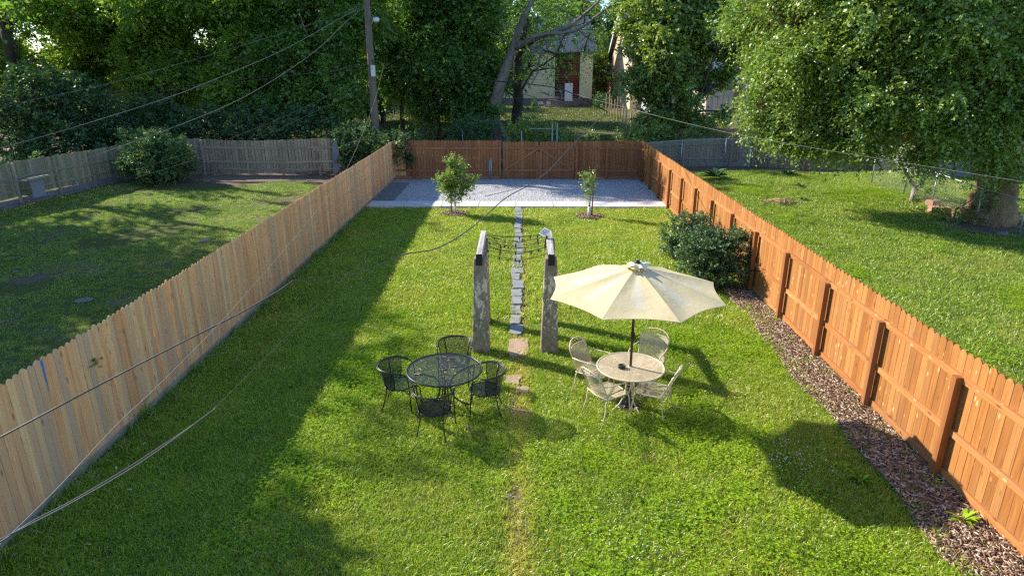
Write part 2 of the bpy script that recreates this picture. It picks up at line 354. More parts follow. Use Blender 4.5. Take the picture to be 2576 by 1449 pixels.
def t_ground():
    t = NT('ground'); P = t.pos(); s = t.n('SeparateXYZ', i0=P); x, y = s.outputs[0], s.outputs[1]
    n = t.noise(P, 14.0, 6.0, .7); nb = t.noise(P, .55, 4.0, .6)
    g = t.ramp(n, [(.25, (.035, .05, .012)), (.5, (.09, .115, .028)), (.8, (.17, .19, .05))])
    soil = t.ramp(n, [(.25, (.07, .05, .035)), (.55, (.17, .13, .09)), (.85, (.27, .215, .16))])
    thatch = t.ramp(n, [(.2, (.07, .05, .03)), (.5, (.19, .14, .08)), (.85, (.36, .27, .16))])
    # worn line where the old walk runs under the turf
    d = t.math('ABSOLUTE', t.math('SUBTRACT', x, t.math('ADD', -0.02, t.math('MULTIPLY', nb, .12))))
    m1 = t.ramp(d, [(.06, 1.0), (.24, 0.0)]); m1 = t.math('MULTIPLY', m1, t.ramp(t.math('DIVIDE', y, 30.0), [(.80, 1.0), (.84, 0.0)]))
    m1 = t.math('MULTIPLY', m1, t.ramp(t.noise(P, 1.7, 3.0), [(.35, .25), (.55, 1.0)]))
    c = t.mix(m1, g, thatch)
    # bare patches in the left yard
    inL = t.math('LESS_THAN', x, -6.2)
    ml = t.math('MULTIPLY', inL, t.ramp(t.noise(t.map(P, (.34, .5, 1)), 1.0, 4.0, .62), [(.52, 0.0), (.60, 1.0)]))
    c = t.mix(ml, c, soil)
    mb = t.math('MULTIPLY', inL, t.ramp(t.math('DIVIDE', y, 40.0), [(.715, 0.0), (.76, 1.0)])); c = t.mix(mb, c, soil)
    # leaf litter and earth far behind the fences
    mf = t.math('MULTIPLY', t.ramp(t.math('DIVIDE', y, 100.0), [(.30, 0.0), (.33, 1.0)]), t.ramp(t.noise(P, .35, 4.0, .6), [(.40, 0.9), (.60, 0.1)]))
    c = t.mix(mf, c, soil)
    return t.end(t.pbr(c, .95, normal=t.bump(n, .8, .03), spec=.1))
M['ground'] = t_ground()
def t_soil(name, a, b, c_):
    t = NT(name); P = t.pos(); n = t.noise(P, 18.0, 6.0, .75)
    return t.end(t.pbr(t.ramp(n, [(.25, a), (.5, b), (.8, c_)]), .95, normal=t.bump(n, .9, .03), spec=.1))
M['mulchsoil'] = t_soil('mulchsoil', (.07, .05, .038), (.16, .115, .085), (.27, .21, .17))
M['dirt'] = t_soil('dirt', (.10, .075, .055), (.19, .15, .115), (.28, .23, .18))
M['asphalt'] = t_soil('asphalt', (.16, .16, .165), (.24, .24, .25), (.32, .32, .33))
def t_chips():
    t = NT('wood_chips'); r = t.attr()
    return t.end(t.pbr(t.ramp(r, [(0, (.09, .055, .034)), (.4, (.22, .135, .085)), (.75, (.38, .27, .185)), (1, (.66, .56, .44))]), .9, spec=.1))
M['chips'] = t_chips()
def t_grass(name, a, b, c_, dry, dryamt=0.1, worn=False, gl=.05):
    t = NT(name); P = t.pos(); r = t.attr()
    n = t.noise(P, .9, 3.0); n2 = t.noise(P, 3.7, 2.0)
    n3 = t.noise(P, 22.0, 2.0); f = t.math('ADD', t.math('MULTIPLY', r, .35), t.math('ADD', t.math('MULTIPLY', n, .35), t.math('MULTIPLY', t.math('ADD', n2, t.math('MULTIPLY', n3, 1.6)), .30)))
    f = t.math('SUBTRACT', f, .16)
    col = t.ramp(f, [(.33, tuple(q*.55 for q in a)), (.52, b), (.70, c_)])
    fr = t.math('FRACT', t.math('MULTIPLY', r, 17.3))
    dn = t.ramp(t.noise(P, .55, 4.0, .6), [(.45, 0.0), (.70, 1.0)])
    thr = t.math('ADD', dryamt, t.math('MULTIPLY', dn, .30))
    if worn:
        x = t.n('SeparateXYZ', i0=P).outputs[0]
        thr = t.math('ADD', thr, t.ramp(t.math('ABSOLUTE', x), [(.06, .55), (.26, 0.0)]))
    col = t.mix(t.math('LESS_THAN', fr, thr), col, dry)
    d = t.n('BsdfDiffuse', Color=col); tr = t.n('BsdfTranslucent', Color=t.mix(.4, col, c_))
    mx = t.n('MixShader', i0=.48, i1=d.outputs[0], i2=tr.outputs[0])
    g = t.n('BsdfGlossy', Color=(.9, 1, .85), Roughness=.4)
    return t.end(t.n('MixShader', i0=gl, i1=mx.outputs[0], i2=g.outputs[0]).outputs[0])
M['grass'] = t_grass('grass', (0.129, 0.269, 0.013), (0.244, 0.411, 0.019), (0.442, 0.588, 0.029), (0.767, 0.658, 0.128), .13, True)
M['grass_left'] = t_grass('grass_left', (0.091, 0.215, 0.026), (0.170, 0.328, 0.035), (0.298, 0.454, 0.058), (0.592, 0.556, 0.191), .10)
M['grass_right'] = t_grass('grass_right', (0.112, 0.242, 0.016), (0.212, 0.364, 0.022), (0.369, 0.496, 0.033), (0.626, 0.572, 0.116), .07)
M['grass_back'] = t_grass('grass_back', (0.040, 0.082, 0.012), (0.081, 0.125, 0.015), (0.162, 0.192, 0.026), (0.216, 0.192, 0.078), .12)  # darkened base carries part of the tree shade over the back lot
M['clover'] = t_grass('clover', (0.140, 0.316, 0.017), (0.255, 0.445, 0.022), (0.440, 0.610, 0.037), (0.323, 0.469, 0.024), .0, gl=.012)
M['petal'] = m_plain('petal', (.75, .68, .62), .7)
def t_canvas():
    t = NT('cream_canvas'); uv = t.n('TexCoord').outputs['UV']; s = t.n('SeparateXYZ', i0=uv); P = t.pos()
    u, v = s.outputs[0], s.outputs[1]   # u: 0 ridge ... 1 ridge within one panel, v: 0 hub ... 1 rim
    n = t.noise(P, 1.6, 3.0); n2 = t.noise(t.map(P, (4, 4, 1)), 2.0, 3.0)
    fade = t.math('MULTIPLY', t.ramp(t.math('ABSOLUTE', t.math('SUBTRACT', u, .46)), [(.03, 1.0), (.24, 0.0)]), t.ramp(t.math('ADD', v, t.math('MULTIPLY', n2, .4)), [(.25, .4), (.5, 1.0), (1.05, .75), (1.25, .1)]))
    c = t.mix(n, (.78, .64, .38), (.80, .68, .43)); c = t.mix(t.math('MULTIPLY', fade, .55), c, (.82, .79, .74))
    seam = t.ramp(t.math('MINIMUM', u, t.math('SUBTRACT', 1.0, u)), [(.0, 1.0), (.012, 0.0)])
    c = t.mix(t.math('MULTIPLY', seam, .45), c, (.45, .30, .12))
    hgt = t.math('ADD', t.math('MULTIPLY', t.noise(t.map(P, (3, 3, 3)), 1.6, 3.0), 1.0), t.math('MULTIPLY', n2, .4))
    nm = t.bump(hgt, .25, .04)
    d = t.n('BsdfDiffuse', Color=c, Normal=nm); tr = t.n('BsdfTranslucent', Color=c, Normal=nm)
    return t.end(t.n('MixShader', i0=.30, i1=d.outputs[0], i2=tr.outputs[0]).outputs[0])
M['canvas'] = t_canvas()
M['hem'] = m_plain('hem', (.70, .56, .32), .8)
M['canvas_yellow'] = m_plain('canvas_yellow', (.80, .60, .20), .8)
M['canvas_pale'] = m_plain('canvas_pale', (.82, .71, .50), .8)
M['siding_yellow'] = m_siding('siding_yellow', (.55, .52, .32), .26, 'Z', .45)
M['siding_cream'] = m_siding('siding_cream', (.66, .50, .33), .14)
M['siding_white'] = m_siding('siding_white', (.55, .56, .60), .14)
M['siding_tan'] = m_siding('siding_tan', (.42, .34, .27), .2)
M['garage_panel'] = m_plain('garage_panel', (.46, .35, .26), .6)
M['shed_grey'] = m_plain('shed_grey', (.16, .17, .20), .8, 0, .2, 3)
M['shed_lit'] = m_plain('shed_lit', (0.218, 0.218, 0.239), .7, 0, .15, 3)  # lit copy of the shed grey, sunlight put into the colour
M['brick'] = m_siding('brick', (.26, .10, .075), .09, 'Z', .6)
M['shingle'] = m_siding('shingle', (.15, .16, .185), .22, 'Z', .55)
M['trim'] = m_plain('trim', (.66, .66, .64), .6)
M['foundation'] = m_plain('foundation', (.14, .12, .11), .9, 0, .3, 6)
def t_chain():
    t = NT('chain_link'); uv = t.n('TexCoord').outputs['UV']; s = t.n('SeparateXYZ', i0=uv)
    def w_(a, b):
        return t.math('LESS_THAN', t.math('FRACT', t.math('ADD', t.math('MULTIPLY', s.outputs[0], a), t.math('MULTIPLY', s.outputs[1], b))), .085)
    al = t.math('MAXIMUM', w_(11, 11), w_(11, -11))
    return t.end(t.pbr((.24, .245, .25), .5, .4, None, .5, al))
M['chain'] = t_chain()

# ------------------------------------------------------------------ ground and paving (the setting)
XL, XR, YB = -5.985, 5.715, 31.15
def build_ground():
    xs = np.concatenate([np.linspace(-400, -60, 12), np.linspace(-55, -24, 16), np.linspace(-23, 23, 116), np.linspace(25, 55, 16), np.linspace(60, 400, 12)])
    ys = np.concatenate([np.linspace(-60, -1, 12), np.linspace(0, 42, 100), np.linspace(44, 120, 30), np.linspace(130, 700, 18)])
    X, Y = np.meshgrid(xs, ys); Z = hz(X, Y); V = np.stack([X, Y, Z], -1).reshape(-1, 3)
    nx, ny = len(xs), len(ys); i, j = np.meshgrid(np.arange(nx-1), np.arange(ny-1)); b = (j*nx+i).ravel()
    F = np.stack([b, b+1, b+nx+1, b+nx], -1)
    tag(place('ground', np_mesh('ground', V, F, smooth_=True), M['ground']), kind='structure')
build_ground()
def sheet(name, poly, mat, dz=0.02, thick=0.0, n=1):
    m = MB(); p = [Vector((q[0], q[1], H(q[0], q[1])+dz)) for q in poly]
    if thick: m.prism([q-Vector((0, 0, thick)) for q in p], (0, 0, thick), .5)
    else: m.v += [tuple(q) for q in p]; m.face(range(len(p)))
    return tag(m.build(name, mat), kind='structure')
YA0, YA1 = 24.75, 25.75
sheet('gravel_pad', [(XL+.02, YA1+.02), (XR-.02, YA1+.02), (XR-.02, YB), (XL+.02, YB)], M['gravel'], .045, .04)
m = MB(); x = XL+.03
while x < XR-.05:
    x1 = min(x+1.45, XR-.03); m.box((x, YA0, -.06), (x1-.018, YA1, .075+random.uniform(-.004, .004)), .5); x = x1
tag(m.build('concrete_path', M['concrete']), kind='structure')
# mulch strip along the right fence
def mulch_w(y): return 0.56-.16*max(0, (y-9)/6.6)+0.05*sin(y*1.3)+0.04*sin(y*3.1+1)
ym = np.linspace(2, 15.6, 40)
m = MB(); L_ = [(XR-.02, y, .026) for y in ym]; R_ = [(XR-mulch_w(y)-.22, y, .022) for y in ym]
for k in range(len(ym)): m.v += [R_[k], L_[k]]
for k in range(len(ym)-1): m.face((2*k, 2*k+1, 2*k+3, 2*k+2))
tag(m.build('mulch_bed', M['mulchsoil']), kind='structure')
def chip_cloud(name, pts, label, mat='chips', size=(.03, .075), kind='stuff', cat=None, parent=None, zoff=.01, rng=RNG):
    n = len(pts); P = np.asarray(pts); a = rng.uniform(0, 2*pi, n); L = rng.uniform(*size, n)/2; W = L*rng.uniform(.12, .34, n)
    tl = rng.uniform(-.35, .35, n)
    d = np.stack([np.cos(a), np.sin(a), tl], -1)*L[:, None]; s = np.stack([-np.sin(a), np.cos(a), rng.uniform(-.4, .4, n)], -1)*W[:, None]
    c = P+np.array([0, 0, zoff]); c[:, 2] += rng.uniform(0, .035, n)
    up = np.array([0, 0, .006])
    V = np.stack([c-d-s, c+d-s*.7, c+d+s, c-d+s*.8, c-d-s+up, c+d-s*.7+up, c+d+s+up, c-d+s*.8+up], 1).reshape(-1, 3)
    b = np.arange(n)[:, None]*8
    F = np.concatenate([b+np.array([[4, 5, 6, 7]]), b+np.array([[0, 1, 5, 4]]), b+np.array([[1, 2, 6, 5]]), b+np.array([[2, 3, 7, 6]]), b+np.array([[3, 0, 4, 7]])])
    r = np.tile(rng.uniform(0, 1, n), 5)
    if parent is not None:
        off = origin_of(parent); V = V-np.array(off)
    o = place(name, np_mesh(name, V, F, r), M[mat], parent)
    if kind: o['kind'] = kind
    if label: o['label'] = label
    if cat: o['category'] = cat
    return o
pts = []
for _ in range(26000):
    y = random.uniform(3.0, 15.6); wv = mulch_w(y)+.22; x = XR-.03-random.random()**.9*wv*1.05
    pts.append((x, y, .02))
chip_cloud('wood_chip_mulch', pts, size=(.022, .080), label='shredded brown wood chip mulch along the foot of the orange fence', cat='mulch')
# driveway far behind, and a lane strip
def farpoly(name, uvs, mat, dz): sheet(name, [tuple(G(u, v))[:2] for u, v in uvs], mat, dz)
farpoly('driveway', [(1690, 309), (1880, 309), (1900, 277), (1690, 277)], M['asphalt'], .03)
farpoly('road', [(700, 252), (1700, 252), (1700, 248), (700, 248)], M['asphalt'], .03)
# dirt strip under the grey fence at the back of the left yard
sheet('dirt_strip', [(-17.3, 31.0), (-14, 30.6), (-10.5, 30.2), (-6.6, 29.6), (-6.2, 32.9), (-17.5, 32.9)], M['dirt'], .02)
pit = [(G(2493, 563).x+1.9*cos(a)*random.uniform(.8, 1.2)-.4, G(2493, 563).y-.2+1.0*sin(a)*random.uniform(.8, 1.2)) for a in np.linspace(0, 2*pi, 18)[:-1]]
sheet('bare_earth', pit, M['mulchsoil'], .03)

# ------------------------------------------------------------------ paving stones
def stone(x, y, lx, ly, mat, z=.05, name='paving_stone', jag=.03, th=.06):
    m = MB(); pts = []
    for (a, b) in ((-1, -1), (-.3, -1), (.4, -1), (1, -1), (1, -.2), (1, .5), (1, 1), (.2, 1), (-.5, 1), (-1, 1), (-1, .3), (-1, -.4)):
        pts.append((x+a*lx/2+random.uniform(-jag, jag), y+b*ly/2+random.uniform(-jag, jag), H(x, y)+z-th))
    m.prism(pts, (0, 0, th)); return m.build(name, mat)
y = 12.35; k = 0
while y < 24.5:
    L = random.uniform(.40, .66); wv = random.uniform(.22, .30)
    u_ = 1303-1306; x = -.06+random.uniform(-.03, .03)
    o = stone(x, y+L/2, wv, L, M['slate'], .058+random.uniform(-.012, .01), jag=.04)
    tag(o, ORD[k]+' bluish slate stone beyond the large pinkish one in the lawn line', 'paving stone', 'slate stones laid in a line through the lawn')
    y += L+random.uniform(.03, .12); k += 1
tag(stone(-.03, 11.72, .37, .78, M['pinkstone'], .045), 'large pinkish stone at the near end of the stone line, between the concrete pillars', 'paving stone', 'slate stones laid in a line through the lawn')
tag(stone(-.12, 10.35, .26, .34, M['pinkstone'], .03), 'half buried brown stone in front of the pillars, sunk in the turf', 'paving stone', 'slate stones laid in a line through the lawn')
tag(stone(.05, 9.98, .22, .2, M['pinkstone'], .03), 'smallest half buried brown stone, right of the black table', 'paving stone', 'slate stones laid in a line through the lawn')
yy = 25.9
for k, lab in enumerate(('dark grey paver nearest the concrete strip by the tan fence', 'second dark grey paver from the concrete strip by the tan fence', 'third dark grey paver from the concrete strip by the tan fence', 'dark grey paver farthest from the concrete strip by the tan fence')):
    L = (.9, .95, .85, 1.35)[k]
    m = MB(); m.box((XL+.10, yy, .03), (XL+.88, yy+L-.03, .085)); tag(m.build('paver', M['paver']), lab, 'paver', 'pavers laid along the tan fence'); yy += L

# ------------------------------------------------------------------ fences
def picket(m, org, ax, nrm, w_, h, th=.019, r=None, top='dog', z0=0.03, lean=0.0):
    """one board: org bottom-left corner, ax along the fence, nrm through it"""
    c = .040 if top == 'dog' else 0
    r = random.random() if r is None else r
    prof = [(0, z0), (w_, z0), (w_+lean, h-c), (w_-c+lean, h), (c+lean, h), (lean, h-c)] if c else [(0, z0), (w_, z0), (w_+lean, h), (lean, h)]
    m.prism([org+ax*a+Vector((0, 0, b)) for a, b in prof], nrm*th, r)
def frame_fence(root, A, B, nrm, h, mats, post_s, rails, post_h, board_w=.14, gap=.004, board_side=0, top='dog', kick=.16, z0=.05, posts=True, post0=0.0, jit=.012, railax='Y', skip=None, postsz=.09, kicklabel=True):
    """A-B along the ground; boards on the line, rails and posts offset along nrm"""
    A, B = Vector(A), Vector(B); ax = (B-A); Ln = ax.length; ax = ax.normalized(); nrm = Vector(nrm)
    m = MB(); s = 0.0
    while s < Ln-.02:
        ww = min(board_w*random.uniform(.97, 1.0), Ln-s)
        if not (skip and skip(s)):
            q = A+ax*s; picket(m, Vector((q.x, q.y, H(q.x, q.y)))-nrm*.019, ax, nrm, ww-gap*random.uniform(.5, 1.6), h+random.uniform(-jit, jit), z0=z0, top=top, lean=random.uniform(-.003, .003))
        s += board_w
    m.build('boards', mats['board'], root)
    def bar(name, s0, s1, z_, hh, off, th, mat):
        q0, q1 = A+ax*s0, A+ax*s1; b = MB(); n = nrm*off
        p = [q0+n, q1+n, q1+n+nrm*th, q0+n+nrm*th]
        p = [Vector((v.x, v.y, H(v.x, v.y)+z_)) for v in p]; b.prism(p, (0, 0, hh)); return b.build(name, mat, root)
    ps = []; s = post0
    while s < Ln: ps.append(s); s += post_s
    ed = [0.0]+[p for p in ps if p > .1]+[Ln]
    for (z_, hh) in rails:
        for k in range(len(ed)-1): bar('rail', ed[k]+.004, ed[k+1]-.004, z_+random.uniform(-.008, .008), hh, .003, .038, mats['rail'])
    if kick: 
        for k in range(len(ed)-1): bar('kickboard', ed[k]+.004, ed[k+1]-.004, .0, kick, .003, .030, mats['rail'])
    if posts:
        for p in ps:
            q = A+ax*p+nrm*.044; b = MB(); hw = postsz/2
            z_ = H(q.x, q.y); c = [q-ax*hw, q+ax*hw, q+ax*hw+nrm*postsz, q-ax*hw+nrm*postsz]
            b.prism([Vector((v.x, v.y, z_-.02)) for v in c], (0, 0, post_h+.02+random.uniform(-.01, .015))); b.build('post', mats['post'], root)
    return ps
# right: stained cedar, seen from its rail side
rf = empty('wooden_fence', (XR, 2.0, 0), 'bright orange stained cedar fence in full sun along the right of the yard', 'fence')
frame_fence(rf, (XR, 1.5, 0), (XR, YB, 0), (-1, 0, 0), 1.83, dict(board=M['cedar'], rail=M['cedar_y'], post=M['cedar_post']), 1.89, ((1.43, .09), (.66, .09)), 1.50, post0=(15.17-1.5) % 1.89)
# left: unstained pine, smooth side to the yard
lf = empty('wooden_fence', (XL, 2.0, 0), 'tan unstained board fence in shade along the left of the yard', 'fence')
m = MB(); y = 1.5
while y < YB-.02:
    picket(m, Vector((XL, y, 0)), Vector((0, 1, 0)), Vector((1, 0, 0)), .114-random.uniform(.001, .010), 1.83+random.uniform(-.016, .016), z0=.13+random.uniform(-.01, .01), lean=random.uniform(-.006, .006), th=random.uniform(.017, .022), r=random.random()); y += .116
m.build('boards', M['pine'], lf)
for k in range(12):
    a = 1.5+2.44*k; b = min(a+2.43, YB-.02); m = MB(); m.box((XL-.012, a, -.02), (XL+.012, b, .135)); m.build('kickboard', M['pine_y'], lf)
    for z_ in (.35, 1.0, 1.5):
        m = MB(); m.box((XL-.042, a, z_), (XL-.003, b, z_+.09)); m.build('rail', M['pine_y'], lf)
    m = MB(); m.box((XL-.135, a-.045, -.02), (XL-.045, a+.045, 1.72)); m.build('post', M['pine'], lf)
# back fence with the double gate
bf = empty('wooden_fence', (0, YB, 0), 'brown stained back fence with a double gate across the gravel pad', 'fence')
def bx_(u): return PY(u, 450, YB-.05).x
gx0, gxm, gx1 = bx_(1264), bx_(1355), bx_(1444)
m = MB(); x = XL+.55
while x < XR-.03:
    if x > gx1-.07 and x < gx1+.08: m.build('boards', M['backwood'], bf); m = MB()
    if not (gx0 < x+.07 < gx1):
        picket(m, Vector((x, YB, 0)), Vector((1, 0, 0)), Vector((0, 1, 0)), .128, 1.84+random.uniform(-.012, .012)+(.02 if x < gx0 else 0), z0=.06)
    x += .142
m.build('boards', M['backwood'], bf)
m = MB(); x = XL+.02
while x < XL+.55:
    picket(m, Vector((x, YB, 0)), Vector((1, 0, 0)), Vector((0, 1, 0)), .13, 1.84+random.uniform(-.012, .012), z0=.06); x += .142
tag(m.build('boards', M['pine'], bf), 'unstained tan end boards')
backmat = m_wood('backrail', [(.27, .115, .06), (.38, .165, .085), (.48, .22, .115)], 'X', .3, False, (.2, .1, .05))
px_ = [bx_(u) for u in (1044, 1130, 1258)]+[bx_(u) for u in (1449, 1524, 1608)]
edges = [XL+.03]+px_[:3]+[None]+px_[3:]+[XR-.03]
for a, b in zip(edges[:-1], edges[1:]):
    if a is None or b is None: continue
    for z_ in (1.45, .40, .05):
        if b-a < .15: continue
        m = MB(); m.box((a+.045, YB-.04, z_), (b-.045, YB-.003, z_+(.09 if z_ > .1 else .14))); m.build('rail', backmat, bf)
for x in px_:
    m = MB(); m.box((x-.047, YB-.135, -.01), (x+.047, YB-.042, 1.60)); m.build('post', M['backwood'], bf)
for a, b, sgn in ((gx0+.03, gxm-.04, 1), (gxm+.04, gx1-.03, -1)):
    m = MB(); x = a
    while x < b-.05:
        picket(m, Vector((x, YB-.002, 0)), Vector((1, 0, 0)), Vector((0, 1, 0)), min(.128, b-x), 1.80+random.uniform(-.012, .012), z0=.06); x += .142
    g = m.build('gate', M['backwood'], bf)
    m = MB()
    for z_ in (1.46, .42): m.box((a, YB-.045, z_), (b, YB-.005, z_+.09))
    for xx in (a, b-.09): m.box((xx, YB-.050, .08), (xx+.09, YB-.008, 1.55))
    p0 = Vector((a+.09, YB-.043, .50)) if sgn > 0 else Vector((b-.09, YB-.043, .50)); p1 = Vector((b-.09, YB-.043, 1.42)) if sgn > 0 else Vector((a+.09, YB-.043, 1.42))
    d = (p1-p0).normalized(); nn = Vector((-d.z, 0, d.x))*.045
    m.prism([p0-nn, p1-nn, p1+nn, p0+nn], (0, .034, 0))
    m.build('gate_frame', backmat, g)
m = MB(); m.box((gxm-.035, YB-.09, 0), (gxm+.035, YB-.052, 1.62)); m.build('centre_stop', M['backwood'], bf)
m = MB(); m.box((gxm-.12, YB-.105, 1.36), (gxm+.10, YB-.093, 1.40)); m.build('latch', M['black_iron'], bf)
# left yard: grey back fence
gA, gB = G(468, 440), G(842, 441); gA.y = gB.y = 32.3
gf = empty('wooden_fence', (gA.x, 32.3, 0), 'weathered grey board fence with two rails at the back of the left yard', 'fence')
frame_fence(gf, (gA.x-2.2, 32.35, 0), (gB.x, 32.3, 0), (0, -1, 0), 1.74, dict(board=M['greywood'], rail=M['greywood_x'], post=M['greywood']), 3.9, ((1.30, .10), (.62, .10), (.26, .09)), 1.72, board_w=.165, gap=.022, top='flat', kick=0, z0=.16, post0=1.0+2.2, jit=.02, railax='X')
m = MB()
for k, (x0, x1) in enumerate(((gA.x+1.45, gA.x+1.70), (gB.x-.7, gB.x-.6))): m.box((x0, 32.02, -.02), (x1, 32.14, .62 if k == 0 else .5))
m.build('stub_post', M['greywood'], gf)
m = MB(); a = PY(838, 358, 32.2); 
m.prism([PY(836, 360, 32.15), PY(846, 352, 32.15), PY(856, 400, 32.12), PY(853, 432, 32.1), PY(838, 440, 32.1)], (0, .05, 0)); tag(m.build('metal_sheet', M['sheet']), 'bent dark grey sheet standing at the end of the grey back fence', 'metal sheet')
# left yard: mossy side fence
lA, lB = G(0, 527), G(318, 452)
mf = empty('wooden_fence', (lA.x, lA.y, 0), 'mossy grey fence with sagging rails along the far left yard', 'fence')
dv = (lB-lA).normalized(); lA2 = lA-dv*4; nrm_l = Vector((dv.y, -dv.x, 0)).normalized()
frame_fence(mf, lA2, lB+dv*1.2, nrm_l, 1.62, dict(board=M['mossywood'], rail=M['greywood_y'], post=M['mossywood']), 2.0, ((1.02, .07), (.50, .07)), 1.60, board_w=.115, gap=.012, top='flat', kick=0, z0=.30, post0=.9, jit=.03)
m = MB()
for k in range(14):
    q = lA2+dv*(1.05*k); q1 = lA2+dv*(1.05*k+1.03); m.prism([Vector((v.x, v.y, -.02)) for v in (q, q1, q1+nrm_l*.035, q+nrm_l*.035)], (0, 0, .30))
tag(m.build('base_panel', m_plain('base_panel', (.20, .19, .20), .8, 0, .25, 4, .3), mf), 'grey panels along the foot')
for k in range(17):
    q = lA2+dv*(.85*k+random.uniform(-.05, .05))+nrm_l*.16; m = MB(); m.box((-.4, -.09, -.02), (.4, .09, random.uniform(.06, .10)), None, Matrix.Translation(q) @ Matrix.Rotation(atan2(dv.y, dv.x)+random.uniform(-.05, .05), 4, 'Z'))
    tag(m.build('edging_stone', M['rock']), ORD[k]+' flat pale edging stone, from the near end of the mossy fence', 'edging stone', 'edging stones along the mossy fence')
# shelf on that fence
q = PX(84, 447, lA.x+.8); 
tr_ = empty('wall_shelf', tuple(q), 'old board shelf on the mossy left fence', 'shelf')
R_ = Matrix.Translation(q) @ Matrix.Rotation(atan2(dv.y, dv.x), 4, 'Z')
m = MB(); m.box((-.75, -.05, -.015), (.75, -.32, .02), .8, R_); m.box((-.55, -.02, .025), (.5, -.26, .05), .6, R_); m.build('shelf_board', M['greywood_y'], tr_)
m = MB(); m.box((-.25, -.03, -.75), (.35, -.06, -.03), .8, R_); m.build('backboard', m_plain('shelf_back', (.22, .27, .32), .7), tr_)
# right neighbour: weathered back fences
wA, wB, wC = Vector((6.0, 34.2, 0)), Vector((PY(1893, 420, 34.0).x, 34.0, 0)), Vector((PY(2190, 450, 32.0).x, 32.2, 0))
wf = empty('wooden_fence', tuple(wA), 'weathered grey fence behind the right fence corner, chain link before it', 'fence')
frame_fence(wf, wA, wB, (0, -1, 0), 1.42, dict(board=M['greywood'], rail=M['greywood_x'], post=M['greywood']), 2.4, ((1.12, .09), (.40, .09)), 1.42, board_w=.15, gap=.008, top='flat', kick=.2, z0=-.1, jit=.02)
wf2 = empty('wooden_fence', tuple(wB), 'brown weathered fence at the back of the right lawn, partly under the big tree', 'fence')
dd = (wC-wB).normalized()
frame_fence(wf2, wB, wC+dd*.6, (dd.y, -dd.x, 0), 1.45, dict(board=M['brownwood'], rail=M['greywood_x'], post=M['brownwood']), 2.4, ((1.12, .09), (.42, .09)), 1.45, board_w=.15, gap=.012, top='dog', kick=0, z0=.0, jit=.02)
m = MB(); q = wB+dd*2.9; m.box((q.x-.06, q.y-.12, 1.0), (q.x+.06, q.y, 1.72), .5); tag(m.build('post_cap', M['terracotta']), 'orange capped post standing above the brown weathered fence', 'post')
m = MB(); m.tube([wB+Vector((-.35, -.45, .1)), wB+Vector((-.35, -.45, 1.15))], .028, 8); tag(m.build('metal_post', M['whitemetal']), 'short pale metal post in front of the weathered fence joint', 'metal post')
# horizontal slat fence
s0, s1 = PY(1692, 330, 37.5), PY(1862, 330, 37.5)
hf = empty('slat_fence', (s0.x, 37.5, 0), 'orange brown fence of wide horizontal boards behind the grey fence', 'fence')
m = MB()
for k in range(11): m.box((s0.x, 37.5, .05+k*.16), (s1.x+3, 37.52, .05+k*.16+.148))
m.build('boards', M['slatwood'], hf)
for k in range(4): m = MB(); m.box((s0.x+k*2.1, 37.53, 0), (s0.x+k*2.1+.09, 37.62, 1.95 if k < 2 else 2.3)); m.build('post', M['slatwood'], hf)

def uvsheet(name, fn, nu, nv, mat, parent=None, thick=0.0, uvs=1.0, closed=False):
    """fn(a,b)->Vector for a,b in 0..1; uv measured in metres"""
    P = [[Vector(fn(i/nu, j/nv)) for j in range(nv+1)] for i in range(nu+1)]
    off = origin_of(parent) if parent is not None else Vector((0, 0, 0))
    V = []; UV = []
    for i in range(nu+1):
        for j in range(nv+1): V.append(tuple(P[i][j]-off))
    mid = nv//2
    lu = [0.0]
    for i in range(nu): lu.append(lu[-1]+(P[i+1][mid]-P[i][mid]).length)
    lv = [0.0]
    for j in range(nv): lv.append(lv[-1]+(P[nu//2][j+1]-P[nu//2][j]).length)
    F = []; 
    for i in range(nu):
        for j in range(nv):
            a = i*(nv+1)+j; F.append((a, a+nv+1, a+nv+2, a+1))
            UV += [(lu[i], lv[j]), (lu[i+1], lv[j]), (lu[i+1], lv[j+1]), (lu[i], lv[j+1])]
    me = bpy.data.meshes.new(name); me.from_pydata(V, [], F); l = me.uv_layers.new(name='UVMap')
    l.data.foreach_set('uv', np.array(UV, np.float32).ravel()*uvs); me.polygons.foreach_set('use_smooth', [True]*len(F)); me.update()
    return place(name, me, mat, parent)
# chain link: along the weathered fence, then down the right side of the lawn
def chainlink(pts, h, label, postidx=None):
    pts = [Vector((p[0], p[1], H(p[0], p[1]))) for p in pts]
    root = empty('chain_link_fence', tuple(pts[0]), label, 'fence'); root.location.z = pts[0].z
    cum = [0.0]
    for a, b in zip(pts[:-1], pts[1:]): cum.append(cum[-1]+(b-a).length)
    def at(t):
        s = t*cum[-1]
        for k in range(len(pts)-1):
            if s <= cum[k+1]+1e-6: return pts[k].lerp(pts[k+1], (s-cum[k])/(cum[k+1]-cum[k]))
        return pts[-1]
    n = 24
    uvsheet('wire_mesh', lambda a, b: at(a)+Vector((0, 0, .03+b*(h-.05))), n, 2, M['chain'], root)
    m = MB(); m.tube([at(i/n)+Vector((0, 0, h)) for i in range(n+1)], .020, 6); m.build('top_rail', M['galv'], root)
    for p in pts: m = MB(); m.tube([p+Vector((0, 0, -.02)), p+Vector((0, 0, h+.05))], .028, 8); m.build('post', M['galv'], root)
    return root
chainlink([(6.2, 33.75), (8.2, 33.7), (10.4, 33.65), (12.6, 33.6)], 1.42, 'chain link fence standing against the weathered grey fence')
c0, c1, c2, c3 = G(2192, 462), G(2272, 492), G(2342, 520), G(2452, 566)
chainlink([c0, c1, c2, c3, G(2560, 602), G(2700, 660)], 1.22, 'leaning chain link fence between the right lawn and the big tree')
